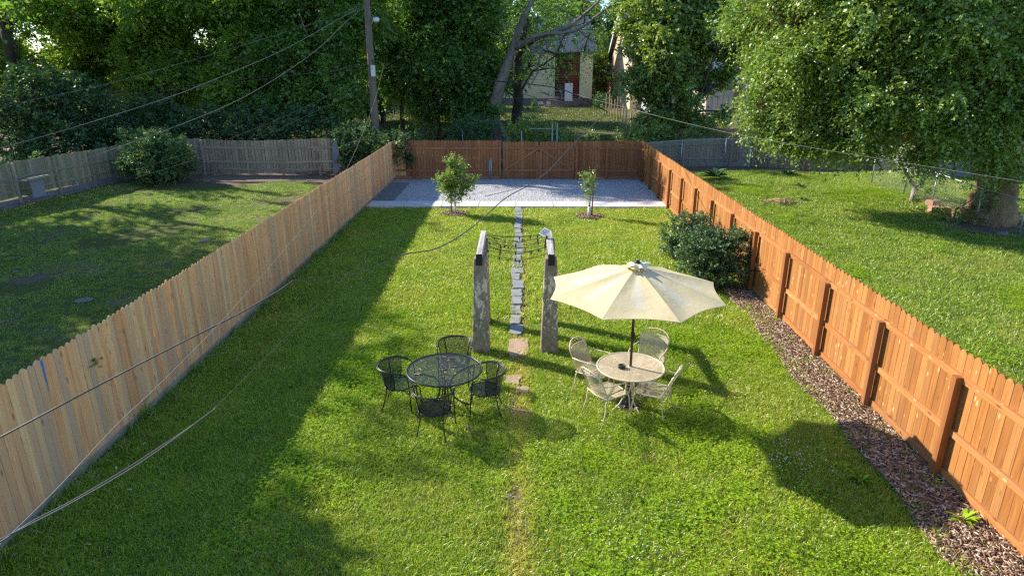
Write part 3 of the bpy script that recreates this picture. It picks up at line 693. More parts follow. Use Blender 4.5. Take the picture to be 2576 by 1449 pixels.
# metal posts of the alley fence behind the back fence
al = empty('chain_link_fence', (-4, 33.2, 0), 'low chain link fence with bluish posts just behind the brown back fence', 'fence')
for u, t_ in ((1165, 352), (1388, 330), (1400, 325), (1312, 352)):
    q = PY(u, 400, 34.2); m = MB(); m.tube([(q.x, 34.2, 0), (q.x, 34.2, 2.35 if u > 1320 else 2.0)], .03, 8); m.build('post', M['galv'], al)
q0, q1 = PY(1330, 350, 34.2), PY(1388, 350, 34.2); m = MB(); m.tube([(q0.x, 34.2, 2.1), (q1.x, 34.2, 2.1)], .022, 6); m.build('top_rail', M['galv'], al)
# row of new fence posts between the far lots
for k, (u, v0, v1, lab) in enumerate(((1524, 290, 236, 'a'), (1532, 292, 237, 'b'), (1537, 298, 250, 'c'), (1545, 300, 250, 'c'), (1552, 306, 240, 'c'), (1560, 300, 232, 'c'), (1566, 312, 262, 'c'), (1574, 322, 270, 'c'), (1586, 334, 280, 'c'), (1600, 346, 290, 'c'))):
    g = G(u, v0); t_ = PY(u, v1, g.y); m = MB(); m.box((g.x-.05, g.y-.05, -.02), (g.x+.05, g.y+.05, t_.z)); tag(m.build('fence_post', M['postwood']), ORD[k]+' raw yellow wooden post, from the far end of the unfinished row', 'post', 'raw posts of an unfinished fence')
# galvanised poles on the gravel
for k, (u, v0, v1, lab) in enumerate(((1232, 452, 404, 'shorter thin metal pole at the back fence beside the gate'), (1236, 453, 397, 'taller thin metal pole at the back fence beside the gate'))):
    g = G(u, v0+2); t_ = PY(u, v1, g.y); m = MB(); m.tube([(g.x, g.y, 0), (g.x, g.y, t_.z)], .03, 10); tag(m.build('metal_pole', M['galv']), lab, 'pole')
# blue strip and a sprig on the tan fence
q = PX(110, 930, XL+.03); m = MB()
m.prism([(XL+.021, q.y-.012, 1.80), (XL+.021, q.y+.03, 1.83), (XL+.021, q.y+.010, 1.35)], (.004, 0, 0)); tag(m.build('blue_strap', M['blue']), 'narrow blue strap hanging between two boards of the tan fence', 'strap')

# ------------------------------------------------------------------ pergola: concrete pillars, beams, string lights
def pillar(x, y, h, label, wb=.345, wt=.225, db=.26, dt=.20):
    m = MB(); lv = [0, .02, .25, .5, .75, .97, 1.0]; b0 = len(m.v)
    for t in lv:
        w_ = wb+(wt-wb)*t-(.018 if t == 1 else 0); d_ = db+(dt-db)*t-(.018 if t == 1 else 0); c = .014
        j = lambda: random.uniform(-.003, .003)
        for (a, b) in ((-w_/2+c, -d_/2), (w_/2-c, -d_/2), (w_/2, -d_/2+c), (w_/2, d_/2-c), (w_/2-c, d_/2), (-w_/2+c, d_/2), (-w_/2, d_/2-c), (-w_/2, -d_/2+c)):
            m.v.append((x+a+j(), y+b+j(), -.03+(h+.03)*t))
    for i in range(len(lv)-1):
        for k in range(8): l = (k+1) % 8; m.face((i*8+k, i*8+l, i*8+8+l, i*8+8+k))
    m.face([(len(lv)-1)*8+k for k in range(8)])
    o = m.build('concrete_pillar', M['pillar']); return tag(o, label, 'pillar', 'concrete pillars of the pergola')
PLx, PRx, PFy, PRy = -.745, .575, 11.60, 13.05
pillar(PLx, PFy, 1.90, 'tapered concrete pillar with peeling cream paint, left front one by the black table')
pillar(PRx, PFy, 1.90, 'tapered concrete pillar with peeling cream paint beside the umbrella')
pillar(PLx-.005, PRy, 1.86, 'rear left concrete pillar, hidden but for a sliver behind the front one', .23, .17)
pillar(PRx+.06, PRy, 1.86, 'rear right concrete pillar, hidden but for a sliver behind the front one', .23, .17)
def beam(xa, xb, label):
    root = empty('wooden_beam', (xa, PFy, 1.9), label, 'beam', 'beams lying on the pillars')
    y0, y1 = PFy-.19, PRy+.20; hw = .058
    m = MB()
    N_ = 10; 
    for i in range(N_+1):
        t = i/N_; x = xa+(xb-xa)*t; y = y0+(y1-y0)*t; j = lambda: random.uniform(-.004, .004)
        for (a, b) in ((-hw+.01, 0), (hw-.01, 0), (hw, .012), (hw, .098), (hw-.012, .11), (-hw+.012, .11), (-hw, .098), (-hw, .012)): m.v.append((x+a+j(), y, 1.905-.02*t+b+j()))
    for i in range(N_):
        for k in range(8): l = (k+1) % 8; m.face((i*8+k, i*8+l, i*8+8+l, i*8+8+k), .2+.5*((k*3) % 5)/5)
    m.face(range(8)); m.face([N_*8+k for k in range(8)])
    m.build('timber', M['beam'], root)
    m = MB(); m.box((xa-hw-.002, y0-.012, 1.80), (xa+hw+.002, y0+.002, 2.013), .5); m.build('tarred_end', M['tar'], root)
    return root
beam(PLx, PLx-.01, 'silvery weathered timber lying on the left pillars, its near end black')
beam(PRx, PRx+.03, 'silvery weathered timber lying on the right pillars, under the solar panel')
sg = empty('string_lights', (0, 12.3, 1.95), 'black string light cables sagging between the two timbers with clear bulbs', 'string lights')
yl = []; rs = random.Random(5); m = MB(); spots = []
N_ = 16; za = 1.97
ya = [11.55, 11.66, 11.95, 12.05, 12.2, 12.28, 12.38, 12.47, 12.55, 12.66, 12.75, 12.86, 12.93, 12.99, 13.05, 13.12]
for k in range(N_):
    yA, yB_ = ya[k]+rs.uniform(-.05, .05), ya[k]+rs.uniform(-.22, .22); yB_ = min(max(yB_, 11.6), 13.2)
    sag = rs.uniform(.05, .15); P_ = []
    for i in range(17):
        t = i/16; P_.append((PLx+.065+(PRx-PLx-.13)*t, yA+(yB_-yA)*t, za-sag*4*t*(1-t)+rs.uniform(-.003, .003)))
    m.tube(P_, .0038, 5)
    for q in range(2 if k % 3 else 1):
        t = rs.choice([.08, .16, .25, .33, .42, .52, .6, .68, .78, .88, .93]); i = int(t*16); spots.append((Vector(P_[i]), rs.uniform(.085, .11)))
m.build('cable', M['wire_black'], sg)
for k, (p, L) in enumerate(spots[:26]):
    m = MB(); m.lathe([(.004, .0), (.013, -.003), (.015, -.045), (.012, -.05)][::-1], p, 8); s_ = m.build('socket', M['wire_black'], sg)
    m = MB(); m.lathe([(.010, -.048), (.014, -.06), (.026, -.095), (.027, -.115), (.018, -.138), (.004, -.145)][::-1], p, 10); m.build('bulb', M['bulb'], sg)
pc = PY(1370, 597, 12.62); pc.z = max(pc.z, 2.12)
sp_ = empty('solar_panel', tuple(pc), 'small tilted solar panel clamped to the far end of the right timber', 'solar panel')
Rm = Matrix.Translation(pc) @ Matrix.Rotation(radians(35), 4, 'Z') @ Matrix.Rotation(radians(-38), 4, 'Y') @ Matrix.Rotation(radians(12), 4, 'X')
m = MB(); m.box((-.085, -.085, -.010), (.085, .085, .006), .5, Rm); m.build('panel_frame', M['whitemetal'], sp_)
m = MB(); m.box((-.076, -.076, .0065), (.076, .076, .0085), .5, Rm); m.build('solar_cells', M['solar'], sp_)
m = MB(); m.tube([pc, pc+Vector((.05, -.02, -.10)), Vector((PRx-.07, 12.58, 1.98)), Vector((PRx-.075, 12.5, 1.80))], [.016, .02, .018, .012], 6); m.build('bracket', M['plastic_black'], sp_)

# ------------------------------------------------------------------ tables and chairs
def round_top(root, c, R, mesh, frame, hole=True):
    uvsheet('table_top', lambda a, b: Vector((c[0]+(.035+b*(R-.038))*cos(a*2*pi), c[1]+(.035+b*(R-.038))*sin(a*2*pi), c[2])), 48, 4, mesh, root)
    me = root.children[-1].data if root.children else None
    m = MB(); m.tube([(c[0]+R*cos(q), c[1]+R*sin(q), c[2]-.004) for q in np.linspace(0, 2*pi, 49)[:-1]], .013, 8, closed=True)
    m.tube([(c[0]+(R-.022)*cos(q), c[1]+(R-.022)*sin(q), c[2]-.012) for q in np.linspace(0, 2*pi, 49)[:-1]], .006, 6, closed=True)
    m.build('table_rim', frame, root)
    m = MB(); m.tube([(c[0]+.034*cos(q), c[1]+.034*sin(q), c[2]+.001) for q in np.linspace(0, 2*pi, 17)[:-1]], .010, 6, closed=True); m.build('umbrella_ring', frame, root)
def fix_planar_uv(o, rot=0.0):
    me = o.data; l = me.uv_layers[0]; ca, sa = cos(rot), sin(rot)
    for lp in me.loops:
        v = me.vertices[lp.vertex_index].co; l.data[lp.index].uv = (v.x*ca-v.y*sa, v.x*sa+v.y*ca)
TB, TY = (-1.19, 9.34, .72), (1.775, 9.47, .72)
tb = empty('patio_table', (TB[0], TB[1], 0), 'round black iron mesh patio table in the sun edge of the lawn', 'table')
round_top(tb, TB, .593, M['black_mesh'], M['black_iron'])
m = MB()
for k in range(4):
    q = pi/4*2*k+.35; dx, dy = cos(q), sin(q)
    for off in (-.018, .018):
        ox, oy = -dy*off, dx*off
        m = MB(); prof = [(.50, .705), (.34, .68), (.16, .60), (.095, .50), (.085, .40), (.10, .30), (.16, .18), (.26, .08), (.38, .025), (.44, .012), (.47, .03)]
        m.tube([(TB[0]+dx*r_+ox, TB[1]+dy*r_+oy, z_) for r_, z_ in prof], .0105, 6); m.build('leg', M['black_iron'], tb)
m = MB()
for z_, rr in ((.40, .085), (.20, .15), (.56, .125)): m.tube([(TB[0]+rr*cos(q), TB[1]+rr*sin(q), z_) for q in np.linspace(0, 2*pi, 17)[:-1]], .007, 6, closed=True)
m.build('stretcher', M['black_iron'], tb)
ty = empty('patio_table', (TY[0], TY[1], 0), 'round cream metal mesh patio table under the umbrella', 'table')
round_top(ty, TY, .530, M['cream_mesh'], M['cream_iron'])
for k in range(4):
    q = pi/2*k+.5; dx, dy = cos(q), sin(q); m = MB()
    m.tube([(TY[0]+dx*r_, TY[1]+dy*r_, z_) for r_, z_ in [(.44, .705), (.25, .69), (.10, .62), (.065, .50), (.065, .36), (.10, .20), (.18, .09), (.28, .03), (.32, .012)]], .0115, 6); m.build('leg', M['cream_iron'], ty)
m = MB(); m.tube([(TY[0]+.066*cos(q), TY[1]+.066*sin(q), .42) for q in np.linspace(0, 2*pi, 17)[:-1]], .007, 6, closed=True); m.build('stretcher', M['cream_iron'], ty)
for t_ in (tb, ty):
    for ch in t_.children:
        if ch.name.startswith('table_top'): fix_planar_uv(ch, .3)
q = PZ(1564, 925, .725)
m = MB(); m.lathe([(.040, 0), (.058, .004), (.062, .02), (.058, .045), (.050, .052), (.046, .040), (.01, .038)], (q.x, q.y, .724), 20); tag(m.build('ashtray', M['plastic_black']), 'small round black ashtray on the cream table', 'ashtray')
m = MB()
for k in range(26):
    a = random.uniform(0, 6.28); rr = .5*sqrt(random.random()); c = Vector((TB[0]+rr*cos(a), TB[1]+rr*sin(a), .733)); b = random.uniform(0, 6.28); L = random.uniform(.01, .035)
    m.box((-L, -.004, 0), (L, .004, .004), random.uniform(.4, 1), Matrix.Translation(c) @ Matrix.Rotation(b, 4, 'Z'))
tag(m.build('fallen_twigs', M['chips']), 'bits of tan twig and seed litter lying on the black table', 'twigs', kind='stuff')

def black_chair():
    r = empty('patio_chair', (0, 0, 0), 'x', 'chair', 'black barrel chairs round the black table'); ir, ms = M['black_iron'], M['black_mesh']
    def rim(a, R, z): return Vector((R*sin(a), -R*cos(a)*1.0+.0, z))     # a=0 rear
    A = 1.95
    def seatf(a, b):
        q = a*2*pi; R = .245*(1+.06*cos(4*q)*0); return Vector((R*b*sin(q), -R*b*cos(q)+.01, .415-.012*(1-b*b)))
    uvsheet('seat', seatf, 24, 3, ms, r); fix_planar_uv(r.children[0], .2)
    def backf(a, b):
        q = (a*2-1)*A*.80; R = .235+.065*b**1.3; z = .405+b*(.335); return Vector((R*sin(q), -R*cos(q)-.01*b, z))
    uvsheet('backrest', backf, 24, 5, ms, r)
    m = MB(); m.tube([(.245*sin(q), -.245*cos(q)+.01, .41) for q in np.linspace(0, 2*pi, 25)[:-1]], .009, 6, closed=True); m.build('seat_frame', ir, r)
    m = MB()
    for (RR, zz, rad, n_) in ((.300, .745, .010, 0), (.325, .752, .008, 0)):
        P_ = [Vector((RR*sin(q), -RR*cos(q)-.01, zz-.05*max(0, abs(q)-1.2)**1.5)) for q in np.linspace(-A, A, 25)]; m.tube(P_, rad, 6)
    m.build('back_rail', ir, r)
    for s in (-1, 1):
        e = Vector((s*.31*sin(A), -.31*cos(A)-.01, .745-.05*.75**1.5)); m = MB()
        m.tube([e-Vector((0, .05, -.002)), e, e+Vector((-s*.005, .05, -.015)), Vector((s*.265, .20, .64)), Vector((s*.255, .215, .50)), Vector((s*.255, .22, .40)), Vector((s*.262, .245, .0))], .0095, 6); m.build('front_leg', ir, r)
        m = MB(); m.tube([rim(s*.85, .300, .74), rim(s*.85, .262, .56), rim(s*.85, .24, .41), rim(s*.80, .245, .30), rim(s*.75, .30, .12), rim(s*.72, .345, 0)], .0095, 6); m.build('rear_leg', ir, r)
        m = MB(); m.tube([rim(s*1.55, .30, .735), rim(s*1.55, .265, .56), rim(s*1.5, .24, .41)], .0075, 6); m.build('arm_strut', ir, r)
        m = MB(); m.tube([(s*.256, .22, .36), (s*.24, .12, .40), (s*.22, -.02, .405), (s*.22, -.14, .36), (s*.20, -.2, .28)], .006, 5); m.build('stretcher', ir, r)
    return r
def cream_chair():
    r = empty('patio_chair', (0, 0, 0), 'x', 'chair', 'cream armchairs round the cream table'); ir, ms = M['cream_iron'], M['cream_mesh']
    def half(z): 
        t = (z-.42)/.46; return .235+.02*t-.11*max(0, (t-.72)/.28)**2.2
    def yb(z): return -.205-.20*((z-.42)/.46)**1.1
    def bk(a, b):
        z = .43+b*.36; h = half(z)-.008; u = a*2-1; return Vector((u*h, yb(z)-.055*(1-u*u)+.02, z))
    uvsheet('backrest', bk, 12, 10, ms, r)
    def sf(a, b):
        u = a*2-1; v = b*2-1; h = .235*(1-.02*v); return Vector((u*h*(1-.06*max(0, v)), v*.235+.02*(1-u*u)*(v > 0)*0, .42-.014*(1-u*u)*(1-v*v)-.012*max(0, v-.8)*5))
    uvsheet('seat', sf, 10, 10, ms, r)
    m = MB(); P_ = []
    for (a, b) in ((-1, -1), (0, -1.12), (1, -1), (1.0, 0), (.96, .85), (.7, 1.03), (-.7, 1.03), (-.96, .85), (-1.0, 0)): P_.append((a*.238, b*.235, .42-(.01 if b > .9 else 0)))
    m.tube(P_, .010, 6, closed=True); m.build('seat_frame', ir, r)
    m = MB(); P_ = [Vector((-half(z), yb(z), z)) for z in np.linspace(.42, .80, 8)]
    top = [Vector((-.195, yb(.85)+.0, .845)), Vector((-.11, yb(.88)-.02, .885)), Vector((0, yb(.89)-.03, .895)), Vector((.11, yb(.88)-.02, .885)), Vector((.195, yb(.85), .845))]
    m.tube(P_+top+[Vector((-p.x, p.y, p.z)) for p in P_[::-1]], .0115, 6)
    m.tube([Vector((u*(half(.79)-.005), yb(.79)-.055*(1-u*u)+.02, .79+.012*(1-u*u))) for u in np.linspace(-1, 1, 9)], .008, 6)
    m.build('back_frame', ir, r)
    m = MB()
    for k in range(6):
        u = -.78+k*.31; c = Vector((u*.20, yb(.83)-.04*(1-u*u)+.005, .832)); sc = .030
        m.tube([c+Vector((-sc*1.3, 0, -sc)), c+Vector((0, 0, sc*.2)), c+Vector((sc, 0, sc*.9)), c+Vector((sc*.4, 0, sc*1.0))], .005, 5)
    m.build('scroll_band', ir, r)
    for s in (-1, 1):
        m = MB(); m.tube([Vector((s*.25, yb(.66), .66)), Vector((s*.275, -.15, .655)), Vector((s*.285, .02, .66)), Vector((s*.28, .16, .655)), Vector((s*.272, .215, .63)), Vector((s*.262, .225, .56)), Vector((s*.245, .20, .43))], .011, 6); m.build('armrest', ir, r)
        m = MB(); m.tube([(s*.225, .20, .42), (s*.232, .225, .36), (s*.245, .235, .22), (s*.262, .262, .0)], .011, 6); m.build('front_leg', ir, r)
        m = MB(); m.tube([(s*.232, -.20, .43), (s*.232, -.235, .36), (s*.242, -.24, .22), (s*.265, -.30, .0)], .011, 6); m.build('rear_leg', ir, r)
    return r
def put(proto, first, u, v, z, tgt, label, drz=0.0, xy=None):
    o = proto if first else copy_tree(proto); p = PZ(u, v, z) if xy is None else Vector((*xy, 0))
    o.location = (p.x, p.y, H(p.x, p.y)); o.rotation_euler[2] = atan2(tgt[1]-p.y, tgt[0]-p.x)-pi/2+drz; o['label'] = label; return o
bc = black_chair()
put(bc, True, 1092, 1026, .42, TB, 'black iron barrel chair nearest the camera, seen from behind at the black table')
put(bc, False, 1003, 962, .42, TB, 'black iron barrel chair on the left of the black table', .12)
put(bc, False, 1222, 978, .42, TB, 'black iron barrel chair between the black and the cream tables', .15)
put(bc, False, 1146, 908, .42, TB, 'black iron barrel chair behind the black table, at the foot of the left pillar')
cc = cream_chair()
put(cc, True, 1531, 982, .42, TY, 'cream chair on the near left of the cream table, its back to the camera', -.05)
put(cc, False, 1641, 980, .42, TY, 'cream chair on the near right of the cream table', .10)
put(cc, False, 1497, 930, .42, TY, 'cream chair on the far left of the cream table, beside the right pillar', .15)
put(cc, False, 1628, 913, .42, TY, 'cream chair on the far right, mostly hidden behind the cream table')

# ------------------------------------------------------------------ umbrella
ub = empty('patio_umbrella', (TY[0], TY[1], 0), 'large faded cream patio umbrella open over the cream table', 'umbrella')
UC, UR, ZR, ZA = Vector((TY[0]-.02, TY[1]-.06, 0)), 1.36, 2.03, 2.40
ang0 = radians(197)
def canopy_pt(k, u, v):
    a = ang0+pi/4*(k+u); half = cos(pi/8); chord = half/cos(pi/4*(u-.5)); s = 4*u*(1-u)
    r_ = UR*v*(chord*(1-.045*s*v)); z = ZA-(ZA-ZR)*(v**1.12)-.045*s*v*(1-v)*2.2 + .035*s*max(0, v-.85)*2
    return Vector((UC.x+r_*cos(a), UC.y+r_*sin(a), z+.006*sin(9*v+5*u+k)*s))
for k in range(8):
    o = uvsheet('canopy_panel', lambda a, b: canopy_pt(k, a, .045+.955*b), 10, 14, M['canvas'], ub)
    l = o.data.uv_layers[0]; i_ = 0
    for i in range(10):
        for j in range(14):
            for (da, db) in ((0, 0), (1, 0), (1, 1), (0, 1)): l.data[i_].uv = ((i+da)/10, (j+db)/14); i_ += 1
    a = ang0+pi/4*k; m = MB()
    m.tube([(UC.x, UC.y, ZA-.05)]+[tuple(canopy_pt(k, 0, v)-Vector((0, 0, .014))) for v in (.3, .6, .98)], .008, 5); rb = m.build('rib', M['bronze'], ub)
    m = MB(); m.tube([(UC.x+.03*cos(a), UC.y+.03*sin(a), 1.98), tuple(canopy_pt(k, 0, .52)-Vector((0, 0, .02)))], .006, 5); m.build('strut', M['bronze'], rb)
    m = MB(); m.tube([tuple(canopy_pt(k, u, 1.0)-Vector((0, 0, .004))) for u in np.linspace(0, 1, 9)], .005, 5); m.build('hem', M['hem'], ub)
m = MB(); m.tube([(TY[0], TY[1], .06), (TY[0], TY[1], 1.3), (TY[0], TY[1], 2.38)], .021, 12); m.build('pole', M['bronze'], ub)
m = MB(); m.lathe([(.05, 0), (.05, .05), (.03, .06)], (TY[0], TY[1], 1.96), 12); m.build('runner', M['bronze'], ub)
m = MB(); m.box((TY[0]-.03, TY[1]-.04, 1.20), (TY[0]+.03, TY[1]+.01, 1.31)); m.tube([(TY[0], TY[1]-.04, 1.26), (TY[0]+.05, TY[1]-.08, 1.27), (TY[0]+.10, TY[1]-.085, 1.31)], .010, 6); m.build('crank', M['bronze'], ub)
m = MB(); m.lathe([(.21, 0), (.215, .03), (.16, .05), (.05, .075), (.035, .18), (.03, .34), (.022, .345)], (TY[0], TY[1], .0), 28); m.build('base', M['plastic_black'], ub)
# collapsed vent cap and finial
def vent(a, b):
    q = a*2*pi; rr = .028+b*(.130+.025*sin(5*q+1)+.015*sin(9*q)); lift = .03*(1+sin(q*2+.5))*b+.025*sin(5*q+2)*b+.02*sin(8*q)*b
    return Vector((UC.x+.02+rr*cos(q), UC.y-.01+rr*sin(q), ZA+.055+lift*.8-.055*b*b))
uvsheet('vent_cap', vent, 60, 6, M['canvas_pale'], ub)
def vent2(a, b):
    q = pi*.80+a*pi*.75; rr = .06+b*.135+.015*sin(9*q); return Vector((UC.x-.01+rr*cos(q), UC.y+rr*sin(q), ZA+.02-.03*b+.05*a*(1-b)+.05*sin(a*3.1)*b))
uvsheet('yellow_ruffle', vent2, 20, 4, M['canvas_yellow'], ub)
m = MB(); m.lathe([(.045, 0), (.05, .02), (.035, .035), (.012, .05)], (UC.x+.01, UC.y, ZA+.06), 14); m.build('finial', M['plastic_black'], ub)

# ------------------------------------------------------------------ utility pole and wires
YP = 33.6
pb = PY(945, 320, YP); pt = PY(922, 0, YP); dpx = (pt-pb); top = pb+dpx*1.25; bot = pb-dpx*((pb.z+.02)/dpx.z)
up = empty('utility_pole', tuple(bot), 'tall weathered wooden utility pole with a small lamp and a grey box', 'utility pole')
m = MB(); m.tube([bot, pb, pt, top], [.20, .185, .155, .14], 16, .4); m.build('pole', M['polewood'], up)
q = PY(946, 50, YP-.1); m = MB(); m.tube([PY(934, 62, YP), PY(938, 54, YP-.1), q], [.02, .02, .03], 6); la = m.build('lamp_arm', M['whitemetal'], up)
m = MB(); m.lathe([(.03, .10), (.10, .09), (.16, .03), (.165, -.03), (.13, -.10), (.05, -.14)][::-1], q, 14); m.build('lamp_head', M['whitemetal'], up)
q = PY(938.5, 179, YP-.22); m = MB(); m.box((q.x-.10, q.y-.05, q.z-.26), (q.x+.10, q.y+.08, q.z+.26)); m.build('junction_box', M['whitemetal'], up)
m = MB(); q2 = q+Vector((-.02, -.06, .12)); m.box((q2.x-.03, q2.y-.004, q2.z-.06), (q2.x-.01, q2.y+.001, q2.z+.06)); m.build('orange_tag', M['terracotta'], up)
q = PY(939, 160, YP-.15); m = MB(); m.tube([q+Vector((0, .1, .12)), q+Vector((-.03, -.05, .16)), q+Vector((.05, -.08, 0)), q+Vector((.02, -.06, -.1))], .02, 6); m.build('cable_loop', M['wire_black'], up)
def wire(name, uvs, y0, y1, rad, mat, label, grp='overhead wires crossing the yards'):
    """a cable through points of the picture's plane with real depths running y0 -> y1"""
    P2 = [Vector((u, v)) for u, v in uvs]
    # densify with Catmull-Rom
    Q = []
    for i in range(len(P2)-1):
        a, b, c, d = P2[max(i-1, 0)], P2[i], P2[i+1], P2[min(i+2, len(P2)-1)]
        for k in range(6):
            t = k/6; Q.append(.5*((2*b)+(c-a)*t+(2*a-5*b+4*c-d)*t*t+(3*b-a-3*c+d)*t**3))
    Q.append(P2[-1]); cum = [0]
    for a, b in zip(Q[:-1], Q[1:]): cum.append(cum[-1]+(b-a).length)
    pts = []
    for q, s in zip(Q, cum): t = s/cum[-1]; pts.append(PY(q.x, q.y, 1/((1-t)/y0+t/y1)))
    m = MB(); m.tube(pts, rad if not callable(rad) else [rad(s_/cum[-1]) for s_ in cum], 6); o = m.build(name, M[mat]); return tag(o, label, 'wire', grp)
wire('overhead_wire', [(-60, 280), (0, 267), (237, 220), (473, 155), (700, 88), (862, 34), (924, 8)], 14, YP, 0.0058, 'wire_grey', 'thin grey wire, uppermost of the long diagonals from the left edge to the pole')
wire('overhead_wire', [(-60, 388), (0, 373), (169, 326), (406, 252), (527, 206), (710, 128), (862, 44), (924, 12)], 13, YP, 0.0075, 'wire_alu', 'pale wire, middle one of the three long diagonals from the left edge to the pole')
wire('overhead_wire', [(-60, 478), (0, 462), (120, 428), (237, 392), (423, 326), (575, 264), (693, 199), (800, 124), (862, 64), (926, 10)], 13, YP, 0.0079, 'wire_alu', 'pale wire, lowest of the three long diagonals, passing the round bush')
wire('overhead_wire', [(-60, 160), (152, 157), (541, 152), (800, 147), (926, 145)], 31, YP, 0.0050, 'wire_black', 'thin level black wire in front of the dark left trees')
wire('overhead_wire', [(-60, 300), (0, 291), (270, 233), (507, 213), (780, 178), (862, 172), (928, 164)], 22, YP, 0.0067, 'wire_black', 'black wire meeting the pole at its grey box from the left')
wire('overhead_wire', [(270, 240), (507, 219), (780, 184), (862, 175), (928, 166)], 25, YP, 0.0050, 'wire_grey', 'thin grey wire just under the black one reaching the grey box')
wire('overhead_wire', [(830, 182), (880, 171), (928, 165)], 31, YP, 0.0261, 'wire_black', 'thick black splice sleeve left of the pole at the grey box')
wire('overhead_wire', [(340, 428), (466, 388), (575, 350), (720, 292), (862, 223), (932, 184)], 20, YP, 0.0046, 'wire_grey', 'thin wire, upper of the close pair crossing the grey fence')
wire('overhead_wire', [(340, 449), (372, 439), (466, 410), (642, 351), (750, 302), (862, 248), (934, 208)], 20, YP, 0.0054, 'wire_grey', 'thin wire, lower of the close pair crossing the grey fence')
wire('overhead_wire', [(968, 150), (1120, 165), (1250, 180), (1400, 190), (1600, 205), (1850, 208)], YP, 40, 0.0054, 'wire_black', 'thin black wire from the cable knot right of the pole across the yellow house')
wire('overhead_wire', [(938, 164), (985, 168), (1055, 172), (1120, 180), (1240, 205), (1330, 212), (1400, 222)], YP, 31, 0.0092, 'wire_black', 'black bundle from the pole to the joint before the yellow house')
wire('overhead_wire', [(1225, 203), (1300, 209), (1400, 222), (1450, 241), (1500, 267), (1530, 283)], 32, 36, 0.0261, 'wire_black', 'thick black cable running down past the brown wall of the yellow house')
wire('overhead_wire', [(1400, 222), (1480, 247), (1560, 268), (1700, 304), (1850, 338), (2000, 365), (2200, 398), (2400, 430), (2640, 468)], 31, 15, 0.0058, 'wire_alu', 'pale wire falling to the right edge in front of the big tree')
wire('overhead_wire', [(1600, 226), (1680, 231), (1760, 228), (1850, 222)], 40, 42, 0.0125, 'wire_black', 'black cable behind the bright mulberry crown')
wire('overhead_wire', [(938, 172), (950, 160), (968, 150)], YP, YP, 0.0050, 'wire_black', 'short black stay between the pole and the cable knot')
wire('service_drop', [(1625, 170), (1595, 205), (1560, 250), (1520, 290), (1450, 355), (1380, 430), (1330, 466), (1270, 500), (1220, 545), (1170, 585), (1130, 610), (1090, 628), (1055, 634), (1018, 640), (960, 664), (900, 686), (820, 696), (745, 704), (733, 709), (715, 722), (690, 738), (600, 790), (500, 840), (300, 942), (0, 1100), (-80, 1142)], 38, 4.6, lambda t: .0105 if t < .385 else (.0105-.0065*min(1, (t-.385)/.02) if t < .53 else min(.0082, .004+.0042*(t-.53)/.02)), 'wire_grey', 'twisted service cable sweeping over the lawn from the far mulberry to the left edge')
wire('overhead_wire', [(968, 150), (952, 220), (930, 290), (875, 420), (820, 500), (740, 600), (560, 806), (400, 968), (290, 1072), (150, 1222), (20, 1350), (-40, 1405)], YP, 3.6, 0.0036, 'wire_tan', 'thin tan line from the cable knot down along the tan fence')
wire('overhead_wire', [(1400, 224), (1340, 285), (1235, 395), (1160, 470), (1075, 552), (1000, 604), (900, 668), (740, 828), (582, 985), (517, 1047), (440, 1098)], 31, 4.7, 0.0022, 'wire_black', 'faint thin line falling from the joint across the shaded lawn')
wire('service_drop', [(545, 1022), (517, 1047), (400, 1126), (300, 1190), (180, 1260), (80, 1312), (0, 1364), (-70, 1405)], 5.0, 2.8, 0.0056, 'wire_grey', 'thick dark grey cable low over the shaded lawn corner')
wire('service_drop', [(540, 1028), (400, 1131), (300, 1196), (180, 1264), (80, 1316), (0, 1356), (-70, 1392)], 4.95, 2.75, 0.0036, 'wire_alu', 'pale cable bound to the dark one low over the shaded lawn corner')

